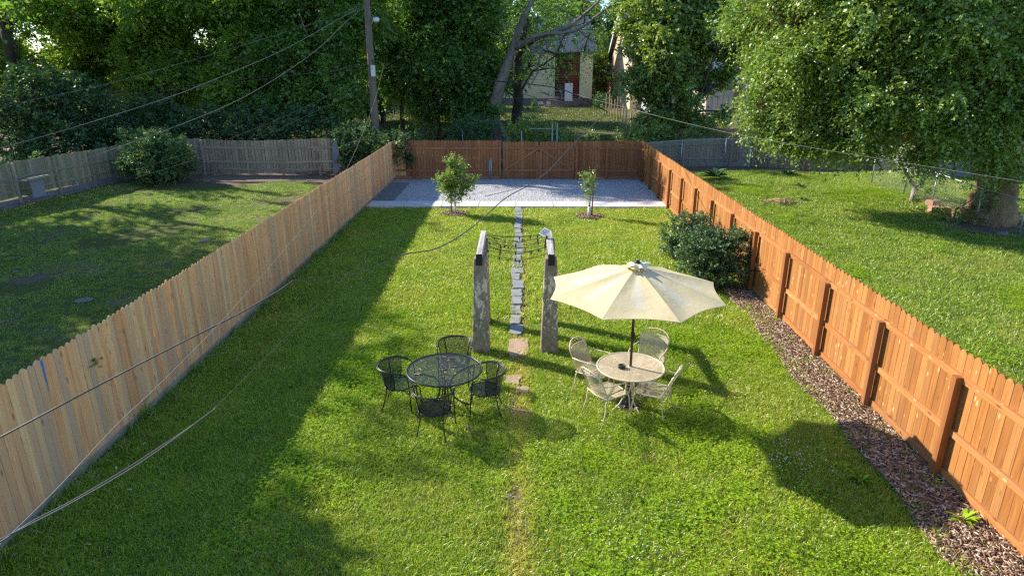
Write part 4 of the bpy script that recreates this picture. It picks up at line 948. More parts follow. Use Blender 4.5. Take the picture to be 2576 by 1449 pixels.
# ------------------------------------------------------------------ houses and outbuildings behind
def house_a():
    Y0 = 88.0; xl, xr = -4.0, PY(1490, 200, Y0).x; ze = PY(1400, 133, Y0).z; zr = PY(1400, 46, Y0+5).z
    r = empty('yellow_house', ((xl+xr)/2, Y0, 0), 'two storey pale yellow house with a bare brown strip of wall, behind the dead tree', 'house')
    xa, xb = PY(1396, 200, Y0).x, PY(1458, 200, Y0).x; zf = .9
    m = MB(); m.box((xl, Y0, zf), (xa, Y0+9, ze)); m.box((xb, Y0, zf), (xr, Y0+9, ze)); m.build('siding', M['siding_yellow'], r)
    m = MB(); m.box((xa+.01, Y0+.25, zf), (xb-.01, Y0+8, ze)); z = zf
    while z < ze-.2: m.tube([(xa, Y0+.22, z+.14), (xb, Y0+.22, z+.14)], .16, 8, random.random()); z += .3
    m.build('log_wall', M['log'], r)
    m = MB(); m.box((xl+.05, Y0+.05, 0), (xr-.05, Y0+8.9, zf)); m.build('foundation', M['foundation'], r)
    d0, d1 = PY(1420, 255, Y0), PY(1441, 210, Y0); m = MB(); m.box((d0.x, Y0-.06, d0.z-.3), (d1.x, Y0-.01, d1.z)); m.build('door', M['white_door'], r)
    d0, d1 = PY(1404, 262, Y0), PY(1418, 232, Y0); m = MB(); m.box((d0.x, Y0-.1, d0.z), (d1.x, Y0-.06, d1.z)); wd = m.build('window', M['glass'], r)
    m = MB(); m.box((d0.x-.12, Y0-.09, d0.z-.12), (d1.x+.12, Y0-.065, d0.z)); m.box((d0.x-.12, Y0-.09, d1.z), (d1.x+.12, Y0-.065, d1.z+.12)); m.build('frame', M['tar'], wd)
    m = MB(); ov = .5
    a = [(xl-ov, Y0-ov, ze-.05), (xr+ov, Y0-ov, ze-.05), (xr-.3, Y0+4.5, zr), (xl-ov, Y0+4.5, zr)]
    m.prism(a, (0, 0, .18)); m.prism([(xl-ov, Y0+4.5, zr), (xr-.3, Y0+4.5, zr), (xr+ov, Y0+9.5, ze-.05), (xl-ov, Y0+9.5, ze-.05)], (0, 0, .18))
    m.prism([(xr+ov, Y0-ov, ze-.05), (xr+ov, Y0+9.5, ze-.05), (xr-.3, Y0+4.5, zr)], (0, 0, .17)); m.build('roof', M['shingle'], r)
    m = MB(); 
    for z_ in (.3, .55): m.box((xa, Y0-1.0, z_-.25), (xb, Y0-.2+(z_-.55), z_))
    m.build('step', M['foundation'], r)
    m = MB()
    for u in (1391, 1413): q = PY(u, 262, Y0-1.2); m.tube([(q.x, Y0-1.2, 0), (q.x, Y0-1.2, 1.9)], .03, 6)
    q0, q1 = PY(1391, 262, Y0-1.2), PY(1413, 262, Y0-1.2); m.tube([(q0.x, Y0-1.2, 1.85), (q1.x, Y0-1.2, 1.85)], .03, 6); m.build('railing', M['galv'], r)
    w0, w1 = PY(1332, 255, Y0), PY(1350, 180, Y0)
    for (u0, v0, u1, v1) in ((1352, 274, 1366, 266), (1375, 276, 1384, 268)):
        a, b = PY(u0, v0, Y0), PY(u1, v1, Y0); m = MB(); m.box((a.x, Y0-.02, max(.1, a.z)), (b.x, Y0+.04, max(.5, b.z))); m.build('window', M['trim'], r)
house_a()
def house_b():
    xw = 12.9; y0, y1 = 80.0, 99.0
    r = empty('cream_house', (xw+5, 88, 0), 'tall cream house with a sharp gable, its sunlit side wall beside the mulberry', 'house')
    zA = PY(1527, 36, 89).z; ze = PY(1520, 150, 92).z; ym_ = 89.5
    m = MB(); m.prism([(xw, y0, 0), (xw, y1, 0), (xw, y1, ze), (xw, ym_, zA), (xw, y0, ze)], (12, 0, 0)); m.build('wall', M['siding_cream'], r)
    m = MB()
    for (ya_, yb_) in ((y0-.7, ym_), (y1+.7, ym_)): m.prism([(xw-.5, ya_, ze-.35), (xw+12.5, ya_, ze-.35), (xw+12.5, yb_, zA+.02), (xw-.5, yb_, zA+.02)], (0, 0, .2))
    m.build('roof', M['shingle'], r)
    m = MB()
    for (ya_, yb_) in ((y0-.7, ym_), (y1+.7, ym_)): m.prism([(xw-.56, ya_, ze-.55), (xw-.56, yb_, zA-.2), (xw-.56, yb_, zA+.25), (xw-.56, ya_, ze-.12)], (.05, 0, 0))
    m.build('trim', M['trim'], r)
    for (yy, z_) in ((83.5, 3.2), (86.5, 3.2), (93, 3.2), (89.5, 8.0)):
        m = MB(); m.box((xw-.05, yy-.5, z_-1.0), (xw-.01, yy+.5, z_+.9)); wd = m.build('window', M['glass'], r)
        m = MB(); m.box((xw-.08, yy-.6, z_-1.12), (xw-.052, yy-.5, z_+1.0)); m.box((xw-.08, yy+.5, z_-1.12), (xw-.052, yy+.6, z_+1.0)); m.box((xw-.08, yy-.5, z_+.9), (xw-.052, yy+.5, z_+1.0)); m.box((xw-.08, yy-.5, z_-1.12), (xw-.052, yy+.5, z_-1.0)); m.build('frame', M['trim'], wd)
house_b()
def house_c():
    Y0 = 74.0; a, b = PY(1640, 200, Y0).x, PY(1815, 200, Y0).x
    r = empty('white_house', ((a+b)/2, Y0, 0), 'pale white sided house glimpsed through the mulberry crown', 'house')
    m = MB(); m.box((a, Y0, 0), (b, Y0+9, 6.3)); m.build('wall', M['siding_white'], r)
    m = MB(); m.prism([(a-.4, Y0-.4, 6.2), (b+.4, Y0-.4, 6.2), (b+.4, Y0+4.5, 9.2), (a-.4, Y0+4.5, 9.2)], (0, 0, .2)); m.prism([(a-.4, Y0+4.5, 9.2), (b+.4, Y0+4.5, 9.2), (b+.4, Y0+9.4, 6.2), (a-.4, Y0+9.4, 6.2)], (0, 0, .2)); m.build('roof', M['shingle'], r)
    for u in (1668, 1712, 1752):
        for z_ in (1.5, 4.4):
            q = PY(u, 200, Y0).x; m = MB(); m.box((q-.5, Y0-.05, z_-.7), (q+.5, Y0-.01, z_+.8)); wd = m.build('window', M['glass'], r)
            m = MB(); m.box((q-.62, Y0-.07, z_-.85), (q+.62, Y0-.052, z_-.7)); m.box((q-.62, Y0-.07, z_+.8), (q+.62, Y0-.052, z_+.92)); m.build('frame', M['trim'], wd)
house_c()
def garage():
    Y0 = 66.0; a, b = PY(1782, 200, Y0).x, PY(1866, 200, Y0).x; zt = PY(1800, 222, Y0).z
    r = empty('garage', ((a+b)/2, Y0, 0), 'low tan garage with panelled door and brick pier by the grey driveway', 'garage')
    m = MB(); m.box((a, Y0, 0), (b+6, Y0+6, zt+.7)); m.build('wall', M['siding_tan'], r)
    d0, d1 = PY(1790, 276, Y0).x, PY(1842, 276, Y0).x
    for k in range(4):
        m = MB(); w_ = (d1-d0)/4; m.box((d0+k*w_+.03, Y0-.06, .05), (d0+(k+1)*w_-.03, Y0-.01, 2.15)); dp = m.build('door_panel', M['garage_panel'], r)
    m = MB(); m.box((d1+.05, Y0-.1, 0), (d1+.7, Y0-.01, zt+3.2)); m.build('brick_pier', M['brick'], r)
    m = MB(); m.box((a-.3, Y0-.4, zt+.7), (b+6.3, Y0+6.3, zt+.95)); m.build('roof', M['shingle'], r)
garage()
q0, q1 = PY(1490, 200, 100).x, PY(1516, 200, 100).x
bh = empty('brick_house', ((q0+q1)/2, 104, 0), 'red brick building seen in the gap between the yellow and cream houses', 'house')
m = MB(); m.box((q0-6, 104, 0), (q1+6, 112, 3.6)); m.build('wall', M['brick'], bh); m = MB(); m.box((q0-6.4, 103.6, 3.6), (q1+6.4, 112.4, 3.8)); m.build('roof', M['shingle'], bh)
# grey shed right, behind the big tree
def shed():
    y0 = 27.6; xa = PY(2212, 430, 31.5).x; r = empty('grey_shed', (20.5, y0+3, 0), 'grey shed with panels coloured as sunlit, half hidden behind the big tree trunk', 'shed')
    a, b, c, d = PY(2212, 430, 31.6).x, PY(2292, 430, 31.6).x, PY(2318, 430, 29.5).x, PY(2402, 430, 29.5).x
    m = MB(); m.box((a, 31.6, 0), (b+.4, 36, 2.75)); m.build('wall', M['shed_lit'], r)
    m = MB(); m.box((a-.05, 31.4, -.02), (b+.4, 31.58, .95)); m.build('low_wall', M['shed_grey'], r)
    m = MB(); m.box((c-.2, 29.5, 0), (d-.1, 36, 3.0)); m.build('wall', M['shed_lit'], r)
    m = MB(); m.box((d-.08, 29.45, 0), (d+6, 36, 3.0)); m.build('wall', M['shed_grey'], r)  # shaded part of the same shed, shade put into the darker grey
    m = MB(); m.prism([(a-.4, 31.2, 2.76), (d+6.4, 29.0, 3.02), (d+6.4, 36.4, 3.9), (a-.4, 36.4, 3.7)], (0, 0, .12)); m.build('roof', M['shingle'], r)
shed()
# small house far left seen in a gap of the leaves
q = PY(300, 260, 52); r = empty('brown_shed', (q.x, 54, 0), 'brown sided shed roof glimpsed low in the left trees', 'shed')
m = MB(); m.box((q.x-2.2, 53, 0), (q.x+2.0, 57, 2.3)); m.build('wall', M['siding_tan'], r)
m = MB(); m.prism([(q.x-2.6, 52.6, 2.2), (q.x+2.4, 52.6, 2.2), (q.x+2.4, 55, 3.5), (q.x-2.6, 55, 3.5)], (0, 0, .12)); m.build('roof', M['siding_tan'], r)

# ------------------------------------------------------------------ small things in the yards
q = G(2078, 668)
m = MB(); m.lathe([(.15, 0), (.19, .30), (.215, .34), (.215, .36), (.19, .36), (.16, .2), (.02, .19)], (7.4, PX(2078, 650, 7.4).y, 0), 22); 
pp = empty('flower_pot', (7.4, PX(2078, 650, 7.4).y, 0), 'black plastic pot standing behind the orange fence on the right lawn', 'flower pot'); m.v = [(a-.0, b, c+.0) for a, b, c in m.v]; m.build('pot', M['plastic_black'], pp)
m = MB(); m.lathe([(.01, 0), (.17, .0), (.01, .015)], (7.4, PX(2078, 650, 7.4).y, .25), 16); m.build('soil', M['mulchsoil'], pp)
for k, (u, v, w_, lab) in enumerate(((2352, 535, .42, 'left of the two large reddish blocks stacked by the chain link fence'), (2372, 536, .40, 'right of the two large reddish blocks stacked by the chain link fence'), (2356, 523, .44, 'flat reddish block lying on top behind the two large ones'))):
    g = G(u, v); m = MB(); m.box((-w_/2, -.15, -.02), (w_/2, .15, .22), None, Matrix.Translation(g+Vector((0, .25 if k == 2 else 0, .02 if k == 2 else 0))) @ Matrix.Rotation(.25*k-.1, 4, 'Z')); tag(m.build('concrete_block', M['block']), lab, 'block', 'reddish blocks by the chain link fence')
def rock(u, v, s, label, flat=.5):
    g = G(u, v); rr = random.Random(u); V = []; F = []; nu, nv = 9, 6
    m = MB(); 
    for j in range(nv+1):
        for i in range(nu):
            a = 2*pi*i/nu; t = pi*j/nv; R_ = s*(1+rr.uniform(-.18, .18)); m.v.append((g.x+R_*sin(t)*cos(a), g.y+R_*.8*sin(t)*sin(a), g.z+s*flat*.5+R_*flat*cos(t)))
    for j in range(nv):
        for i in range(nu): l = (i+1) % nu; m.face((j*nu+i, j*nu+l, (j+1)*nu+l, (j+1)*nu+i), .5, True)
    return tag(m.build('rock', M['rock']), label, 'rock')
rock(40, 686, .09, 'whitish rock in the shaded grass near the left edge'); rock(224, 688, .09, 'tan rock alone in the middle of the left lawn')
rock(515, 608, .20, 'pale rubble heap on the left lawn against the tan fence', .22); rock(212, 757, .22, 'low grey stone sunk in a bare patch of the left lawn', .16)
rock(2520, 592, .20, 'large grey rock in the bare earth under the big tree', .45)
rock(1278, 1250, .06, 'grey stone poking out of the worn strip in the near lawn', .25); rock(1405+8, 1262-262+300, .05, 'tiny pale stone in the near lawn', .3)
# brush pile on the right lawn, branch pile before the yellow house
def brush(u, v, L, n, label, h=.12, mat='straw'):
    g = G(u, v); m = MB(); rr = random.Random(u)
    for _ in range(n):
        a = rr.gauss(0, .5); c = g+Vector((rr.gauss(0, L*.35), rr.gauss(0, .18), rr.uniform(.02, h))); d = Vector((cos(a), sin(a), rr.uniform(-.1, .25)))*L*rr.uniform(.2, .55)
        m.tube([c-d, c+Vector((0, 0, .03)), c+d], [.012, .012, .005], 4, rr.random())
    return tag(m.build('brush_pile', M[mat]), label, 'brush pile')
brush(1958, 512, .7, 60, 'flat pile of dry brown stalks lying on the right lawn')
brush(1395, 275, 2.4, 46, 'tangle of bare cut branches before the yellow house', 1.6, 'bark_grey')
brush(1530+50, 345, 1.2, 16, 'loose sticks on the ground near the raw posts', .4, 'bark_grey')
def sapling_mulch(u, v, label, R=.55):
    g = G(u, v); P_ = []
    for _ in range(900):
        a = random.uniform(0, 2*pi); rr = R*sqrt(random.random())*random.uniform(.8, 1.1); P_.append((g.x+rr*cos(a), g.y+rr*.9*sin(a), H(g.x, g.y)+.03+.03*(1-rr/R)))
    chip_cloud('mulch_ring', P_, label, cat='mulch ring', kind=None, size=(.04, .09), zoff=.012); return g
ga = sapling_mulch(1143, 540, 'ring of wood chips round the foot of the leafy young tree')
gb = sapling_mulch(1482, 547, 'ring of wood chips round the foot of the thin staked sapling')

# ------------------------------------------------------------------ foliage
def unit(a): return a/np.maximum(np.linalg.norm(a, axis=-1, keepdims=True), 1e-9)
def leaves(starts, dirs, Ls, K, size, aspect, droop, rng, spread=.8, flat=.5):
    """K leaves along each twig; every leaf a folded kite"""
    N = len(starts); t = (np.arange(K)+.5)/K; t = np.broadcast_to(t, (N, K))+rng.uniform(-.5/K, .5/K, (N, K))
    p = starts[:, None]+dirs[:, None]*(Ls[:, None]*t)[..., None]; p[..., 2] -= droop*Ls[:, None]*t*t
    side = unit(np.cross(dirs, np.array([0, 0, 1.0]))+rng.normal(0, .15, dirs.shape)); sg = np.where(np.arange(K) % 2 == 0, 1, -1)
    d = unit(dirs[:, None]*.55+side[:, None]*(sg*spread)[None, :, None]+rng.normal(0, .38, (N, K, 3))+np.array([0, 0, -.22-droop*.3]))
    nrm = unit(np.array([0, 0, flat])+rng.normal(0, .55, (N, K, 3))); wv = unit(np.cross(d, nrm)); nn = np.cross(wv, d)
    l = size*rng.uniform(.65, 1.25, (N, K))[..., None]; w_ = l*aspect
    a = p; c = p+d*l; b = p+d*l*.45+wv*w_*.5+nn*l*.10; e = p+d*l*.45-wv*w_*.5+nn*l*.10
    V = np.stack([a, b, c, e], 2).reshape(-1, 3); n = N*K
    F = np.arange(n*4, dtype=np.int32).reshape(n, 4)
    cl = np.repeat(rng.uniform(0, 1, N), K)
    return V, F, np.clip(.55*rng.uniform(0, 1, n)+.45*cl, 0, 1)
def subclumps(blob, dens, rng, inner=.45):
    c, r = np.array(blob[0], float), np.array(blob[1], float); k = blob[2] if len(blob) > 2 else 1.0
    area = 4*pi*((r[0]*r[1])**1.6/3+(r[0]*r[2])**1.6/3+(r[1]*r[2])**1.6/3)**(1/1.6)
    n = max(3, int(area*dens*k)); d = unit(rng.normal(0, 1, (n, 3)))
    f = 1-rng.uniform(0, 1, n)**1.7*(1-inner)
    lump = 1+.22*np.sin(d[:, 0]*4+c[0])*np.sin(d[:, 2]*5+c[1])+rng.normal(0, .07, n)
    return c+d*r*(f*lump)[:, None], d, c
def plant(name, label, cat, base, stems, blobs, mat, bark, dens=1.0, clump=.7, tw=6, K=7, size=.2, aspect=.55, droop=.35, group=None, seed=0, limb=.05, limbs=10, up_=.25, inner=.45, flat=.5, spread=.8, trunk_sides=9, boughs=0):
    rng = np.random.default_rng(seed+100); rr = random.Random(seed)
    base = Vector(base); root = empty(name, tuple(base), label, cat, group); off = np.array(base)
    tb_ = MB()
    for st in stems:
        P_ = [Vector(s[:3]) for s in st]; R_ = [s[3] for s in st]; Q, S = [], []
        for i in range(len(P_)-1):
            for k in range(4): t = k/4; Q.append(P_[i].lerp(P_[i+1], t)+Vector((rr.uniform(-1, 1), rr.uniform(-1, 1), 0))*R_[i]*.14); S.append(R_[i]*(1-t)+R_[i+1]*t)
        Q.append(P_[-1]); S.append(R_[-1]); v0 = len(tb_.v); ns_ = trunk_sides if R_[0] > .15 else 8; tb_.tube(Q, S, ns_, .5)
        if ns_ >= 12:
            for i_ in range(len(Q)):
                for k_ in range(ns_):
                    a_ = 2*pi*k_/ns_; f_ = 1+.07*sin(7*a_+i_*.35)+.05*sin(13*a_-i_*.6+1)+rr.uniform(-.02, .02)+.07*max(0, 1-i_/2)*sin(5*a_+.7); ii = v0+i_*ns_+k_
                    tb_.v[ii] = tuple(Q[i_]+(Vector(tb_.v[ii])-Q[i_])*f_)
    starts, dirs, Ls = [], [], []
    allst = [Vector(s[:3]) for st in stems for s in st]
    if boughs:
        nb = []
        for bl in blobs:
            c_, r_ = np.array(bl[0], float), np.array(bl[1], float); k_ = bl[2] if len(bl) > 2 else 1.0
            nn_ = max(3, int(boughs*k_)); d_ = unit(rng.normal(0, 1, (nn_, 3))); f_ = rng.uniform(.35, 1.0, nn_)**.6
            for q in range(nn_):
                e_ = rng.uniform(.34, .56)*float(min(r_[0], r_[2]*1.3)); nb.append((tuple(c_+d_[q]*r_*f_[q]), (e_*1.15, e_*1.15, e_*.62), 1.0))
        blobs = nb
    for bl in blobs:
        C, D, c = subclumps(bl, dens, rng, inner); n = len(C)
        cc = Vector(c)
        if stems and limb:
            j = min(allst, key=lambda q: (q-cc).length+(1.5 if q.z > cc.z else 0)); mid = j.lerp(cc, .5)+Vector((0, 0, .12*(cc-j).length*.5)); tb_.tube([j, mid, cc], [limb*1.6, limb*1.2, limb*.8], 6)
            for k in range(min(limbs, n)):
                e = Vector(C[rr.randrange(n)]); m_ = cc.lerp(e, .5)+Vector((rr.uniform(-.2, .2), rr.uniform(-.2, .2), rr.uniform(0, .3))); tb_.tube([cc, m_, e], [limb*.7, limb*.4, limb*.15], 4)
        s = np.repeat(C, tw, 0)+rng.normal(0, clump*.22, (n*tw, 3)); dd_ = unit(np.repeat(D, tw, 0)*.55+rng.normal(0, .62, (n*tw, 3))+np.array([0, 0, up_]))
        starts.append(s); dirs.append(dd_); Ls.append(clump*rng.uniform(.6, 1.25, n*tw))
    if tb_.f: tb_.build('trunk' if name.endswith('tree') or name == 'sapling' else 'stem', M[bark], root)
    V, F, r_ = leaves(np.concatenate(starts), np.concatenate(dirs), np.concatenate(Ls), K, size, aspect, droop, rng, spread, flat)
    zmin = hz(V[:, 0], V[:, 1])+.01; V[:, 2] = np.maximum(V[:, 2], zmin)
    place('crown' if name.endswith('tree') or name == 'sapling' else 'foliage', np_mesh('crown', V-off, F, r_), M[mat], root)
    return root
def pb_(u, v, y, ru, rv, k=1.0, ry=None):
    p = PY(u, v, y); s = sqrt(p.x**2+y*y+(p.z-CH)**2)/FPX*(y/sqrt(p.x**2+y*y))**1.0
    rx, rz_ = ru*s, rv*s; return (tuple(p), (rx, ry if ry else (rx+rz_)/2, rz_), k)
def stem(y, *pts):
    """(u,v,radius) points on the plane Y=y; first reaches the ground"""
    out = []
    for k, (u, v, r) in enumerate(pts):
        p = PY(u, v, y)
        if k == 0: out.append((p.x, y, H(p.x, y)-.1, r*1.25))
        out.append((p.x, y, max(p.z, .1+.05*k), r))
    return out
BG = dict(dens=1.25, clump=.85, tw=11, K=8, size=.20, aspect=.62, boughs=13, limbs=3, limb=.035, inner=.35)
Yl = 44
plant('locust_tree', 'dark feathery tree with arching boughs in the top left corner', 'tree', (PY(-30, 300, 41).x, 41, 0), [stem(41, (-30, 300, .3), (0, 180, .25), (30, 60, .15))],
      [pb_(20, 40, 41, 150, 70, .8), pb_(60, 130, 41, 110, 45, .8), pb_(-60, 110, 41, 100, 90, .9), pb_(150, 20, 42, 90, 50, .6)], 'leaf_locust', 'bark_dark', seed=1, **BG)
plant('tall_tree', 'tall dark narrow tree second from the left edge with layered boughs', 'tree', (PY(245, 300, 45).x, 45, 0), [stem(45, (245, 300, .32), (240, 150, .24), (235, -60, .08))],
      [pb_(235, 30, 45, 105, 80, .9), pb_(240, 130, 45, 110, 60), pb_(230, 215, 45, 90, 50), pb_(225, -70, 45, 75, 70, .4)], 'leaf_maple', 'bark_dark', seed=2, **BG)
plant('locust_tree', 'tree with sun struck yellow green top, left of the middle of the tree line', 'tree', (PY(420, 300, 43).x, 43, 0), [stem(43, (420, 300, .28), (425, 180, .22), (400, 20, .1))],
      [pb_(395, 40, 43, 115, 80), pb_(455, 140, 43, 110, 70), pb_(350, 165, 43, 90, 60, .8), pb_(390, -60, 43, 100, 60, .3), pb_(430, 235, 43, 110, 50)], 'leaf_locust', 'bark_dark', seed=3, **BG)
plant('locust_tree', 'broad green tree behind the grey back fence, right of the sunlit one', 'tree', (PY(620, 320, 42).x, 42, 0), [stem(42, (620, 320, .3), (615, 200, .25), (600, 20, .1))],
      [pb_(580, 40, 42, 120, 85), pb_(640, 150, 42, 120, 80), pb_(560, 210, 42, 100, 60), pb_(650, 250, 41, 110, 55), pb_(610, -70, 41, 120, 70, .5), pb_(640, -190, 40, 120, 80, .5)], 'leaf_locust', 'bark_dark', seed=4, **BG)  # highest blob is out of view, added to block sun from the back fence
plant('broadleaf_tree', 'dense green tree just left of the utility pole', 'tree', (PY(840, 320, 40).x, 40, 0), [stem(40, (840, 330, .28), (835, 200, .22), (810, 40, .1))],
      [pb_(770, 60, 40.5, 95, 80), pb_(870, 60, 40.5, 80, 90, .8), pb_(815, 170, 40, 120, 70), pb_(860, 250, 39, 85, 55), pb_(740, 260, 39, 90, 50), pb_(830, -50, 40, 120, 70, .65), pb_(800, -170, 40, 100, 80, .55)], 'leaf_maple', 'bark_dark', seed=5, **BG)  # topmost blob, above the frame, put there to shade back fence and gravel
plant('bare_tree', 'leafless forked grey snag poking out of the leaves left of the pole', 'tree', (PY(778, 300, 39.5).x, 39.5, 0), [stem(39.5, (778, 330, .09), (780, 180, .08), (790, 110, .07), (815, 45, .05), (830, 0, .03)), [(*PY(787, 115, 39.5), .06), (*PY(765, 70, 39.5), .04), (*PY(750, 20, 39.5), .02)], [(*PY(795, 95, 39.5), .03), (*PY(812, 90, 39.5), .02), (*PY(845, 20, 39.5), .012)], [(*PY(770, 80, 39.5), .025), (*PY(740, 60, 39.5), .015), (*PY(725, 30, 39.5), .01)]],
      [pb_(790, 60, 39.5, 30, 40, .05)], 'leaf_locust', 'bark_grey', seed=6, dens=1, clump=.3, tw=2, K=2, size=.15, limb=.02, limbs=5)
plant('overgrown_shrub', 'big dark mound of foliage behind the mossy left fence', 'shrub', (PY(100, 380, 35).x, 35, 0), [stem(35, (110, 390, .1), (120, 330, .08), (110, 240, .04))],
      [pb_(60, 250, 35, 130, 70), pb_(180, 270, 36, 100, 70), pb_(30, 350, 33, 90, 60), pb_(170, 370, 34, 110, 60), pb_(270, 340, 36, 80, 60), pb_(290, 400, 35, 60, 40)], 'leaf_shrub', 'bark_dark', seed=7, dens=3, clump=.7, tw=7, K=8, size=.17, aspect=.62)
plant('overgrown_shrub', 'dark underbrush right behind the grey back fence of the left yard', 'shrub', (PY(560, 380, 37).x, 37, 0), [stem(37, (560, 390, .08), (560, 330, .04))],
      [pb_(400, 310, 38, 90, 55), pb_(520, 320, 37.5, 100, 55), pb_(650, 325, 37, 100, 50), pb_(770, 325, 36.5, 90, 50), pb_(320, 330, 37, 60, 50), pb_(460, 380, 36, 90, 30), pb_(640, 380, 36, 110, 30)], 'leaf_shrub', 'bark_dark', seed=8, dens=2.6, clump=.7, tw=7, K=8, size=.17, aspect=.62)
plant('broadleaf_tree', 'wide leafy tree with sunlit top between the pole and the dead tree', 'tree', (PY(1103, 350, 44).x, 44, 0),
      [stem(44, (1106, 357, .14), (1103, 290, .12), (1100, 180, .1), (1120, 60, .06)), stem(45, (1012, 335, .16), (1010, 260, .14), (1020, 150, .1), (1010, 50, .05)), stem(45, (1030, 320, .05), (1028, 250, .04))],
      [pb_(1100, 40, 45, 100, 75), pb_(1190, 60, 45, 80, 80), pb_(1020, 90, 45, 80, 80), pb_(1110, 150, 44.5, 110, 70), pb_(1190, 180, 44.5, 65, 70), pb_(1010, 190, 45, 80, 55), pb_(1100, 240, 44, 90, 35, .8), pb_(1180, 255, 44, 60, 40, .8), pb_(1150, 300, 43.5, 45, 25, .6), pb_(1060, 285, 43.5, 40, 22, .5), pb_(1215, 290, 43, 40, 30, .7), pb_(1080, -60, 44, 120, 60, .8), pb_(1060, -150, 43, 100, 60, .7), pb_(950, 60, 46, 45, 60, .6)], 'leaf_maple', 'bark_dark', seed=9, **BG)
# dead cottonwood
Yd = 43
s = [stem(Yd, (1258, 352, .34), (1240, 300, .40), (1250, 240, .36), (1268, 185, .30), (1290, 120, .24), (1315, 50, .18), (1350, -20, .12)),
     stem(Yd-.2, (1275, 352, .22), (1245, 300, .20), (1222, 262, .12)),
     [(*PY(1292, 122, Yd), .19), (*PY(1345, 97, Yd-.5), .15), (*PY(1395, 82, Yd-.7), .13), (*PY(1440, 62, Yd-1), .12), (*PY(1462, 45, Yd-1), .10), (*PY(1490, 20, Yd-1.2), .08), (*PY(1530, -20, Yd-1.3), .06)],
     [(*PY(1300, 124, Yd), .14), (*PY(1325, 108, Yd-.5), .12), (*PY(1345, 92, Yd-.8), .11), (*PY(1380, 84, Yd-1), .10), (*PY(1410, 84, Yd-1.2), .09), (*PY(1455, 76, Yd-1.5), .08), (*PY(1510, 35, Yd-2), .07), (*PY(1570, -10, Yd-2.2), .04)],
     [(*PY(1440, 62, Yd-1), .05), (*PY(1470, 90, Yd-1), .04), (*PY(1500, 110, Yd-1), .02)], [(*PY(1330, 118, Yd), .08), (*PY(1360, 135, Yd), .06), (*PY(1350, 190, Yd), .04), (*PY(1335, 215, Yd), .02)],
     [(*PY(1295, 110, Yd), .05), (*PY(1250, 95, Yd), .04), (*PY(1215, 80, Yd), .02)], [(*PY(1305, 70, Yd), .05), (*PY(1320, 65, Yd), .04), (*PY(1325, 40, Yd), .02)], [(*PY(1380, 88, Yd-1), .03), (*PY(1395, 130, Yd-1), .02), (*PY(1385, 180, Yd-1), .01)], [(*PY(1310, 235, Yd), .03), (*PY(1345, 245, Yd), .02), (*PY(1375, 262, Yd), .01)]]
for (u0, v0, n_) in ((1340, 95, 5), (1440, 66, 6), (1500, 40, 5), (1300, 90, 6), (1280, 60, 4), (1330, 200, 6), (1380, 240, 5), (1350, 130, 6), (1420, 85, 5)):
    r9 = random.Random(u0)
    for _ in range(n_):
        a_, b_ = r9.uniform(-1, 1), r9.uniform(-1, 1); s.append([(*PY(u0, v0, Yd-.8), .025), (*PY(u0+a_*18, v0+b_*14, Yd-.9), .017), (*PY(u0+a_*34+r9.uniform(-8, 8), v0+b_*26+r9.uniform(-10, 10), Yd-1), .008)])
plant('cottonwood_tree', 'huge half dead grey barked tree leaning right with two great bare limbs', 'tree', (PY(1258, 352, Yd).x, Yd, 0), s, [pb_(1320, 20, Yd+1, 60, 40, .35), pb_(1420, 30, Yd, 80, 40, .25), pb_(1250, 20, Yd+1, 60, 50, .5)], 'leaf_maple', 'bark_grey', seed=10, dens=1.8, clump=.8, tw=6, K=7, size=.18, limb=.03, limbs=8, trunk_sides=12)
plant('dark_tree', 'dark trunked tree just right of the dead one with sprays hanging before the yellow house', 'tree', (PY(1300, 330, 47).x, 47, 0),
      [stem(47, (1300, 325, .42), (1303, 250, .36), (1300, 170, .28), (1320, 80, .2), (1335, -20, .1)), [(*PY(1303, 240, 47), .1), (*PY(1340, 180, 46.5), .07), (*PY(1400, 140, 46), .05), (*PY(1470, 130, 46), .02)], [(*PY(1310, 270, 47), .12), (*PY(1290, 240, 46.5), .08), (*PY(1265, 225, 46), .04)], [(*PY(1310, 130, 47), .1), (*PY(1380, 80, 46), .06), (*PY(1470, 60, 45.5), .03)]],
      [pb_(1350, 50, 48, 70, 60, .45), pb_(1420, 90, 47, 60, 45, .35), pb_(1330, 170, 46.5, 40, 40, .4), pb_(1425, 175, 46, 45, 30, .35), pb_(1375, 130, 46.5, 50, 35, .3), pb_(1480, 90, 46, 35, 40, .3), pb_(1275, 60, 48, 60, 70, .6), pb_(1470, 5, 48, 80, 30, .6), pb_(1285, 100, 50, 50, 70, .9), pb_(1355, 25, 50, 70, 45, .9), pb_(1290, 190, 50, 35, 45, .7)], 'leaf_maple', 'bark_dark', seed=11, dens=2.0, clump=.8, tw=6, K=8, size=.17, droop=.6, limb=.04, trunk_sides=10)
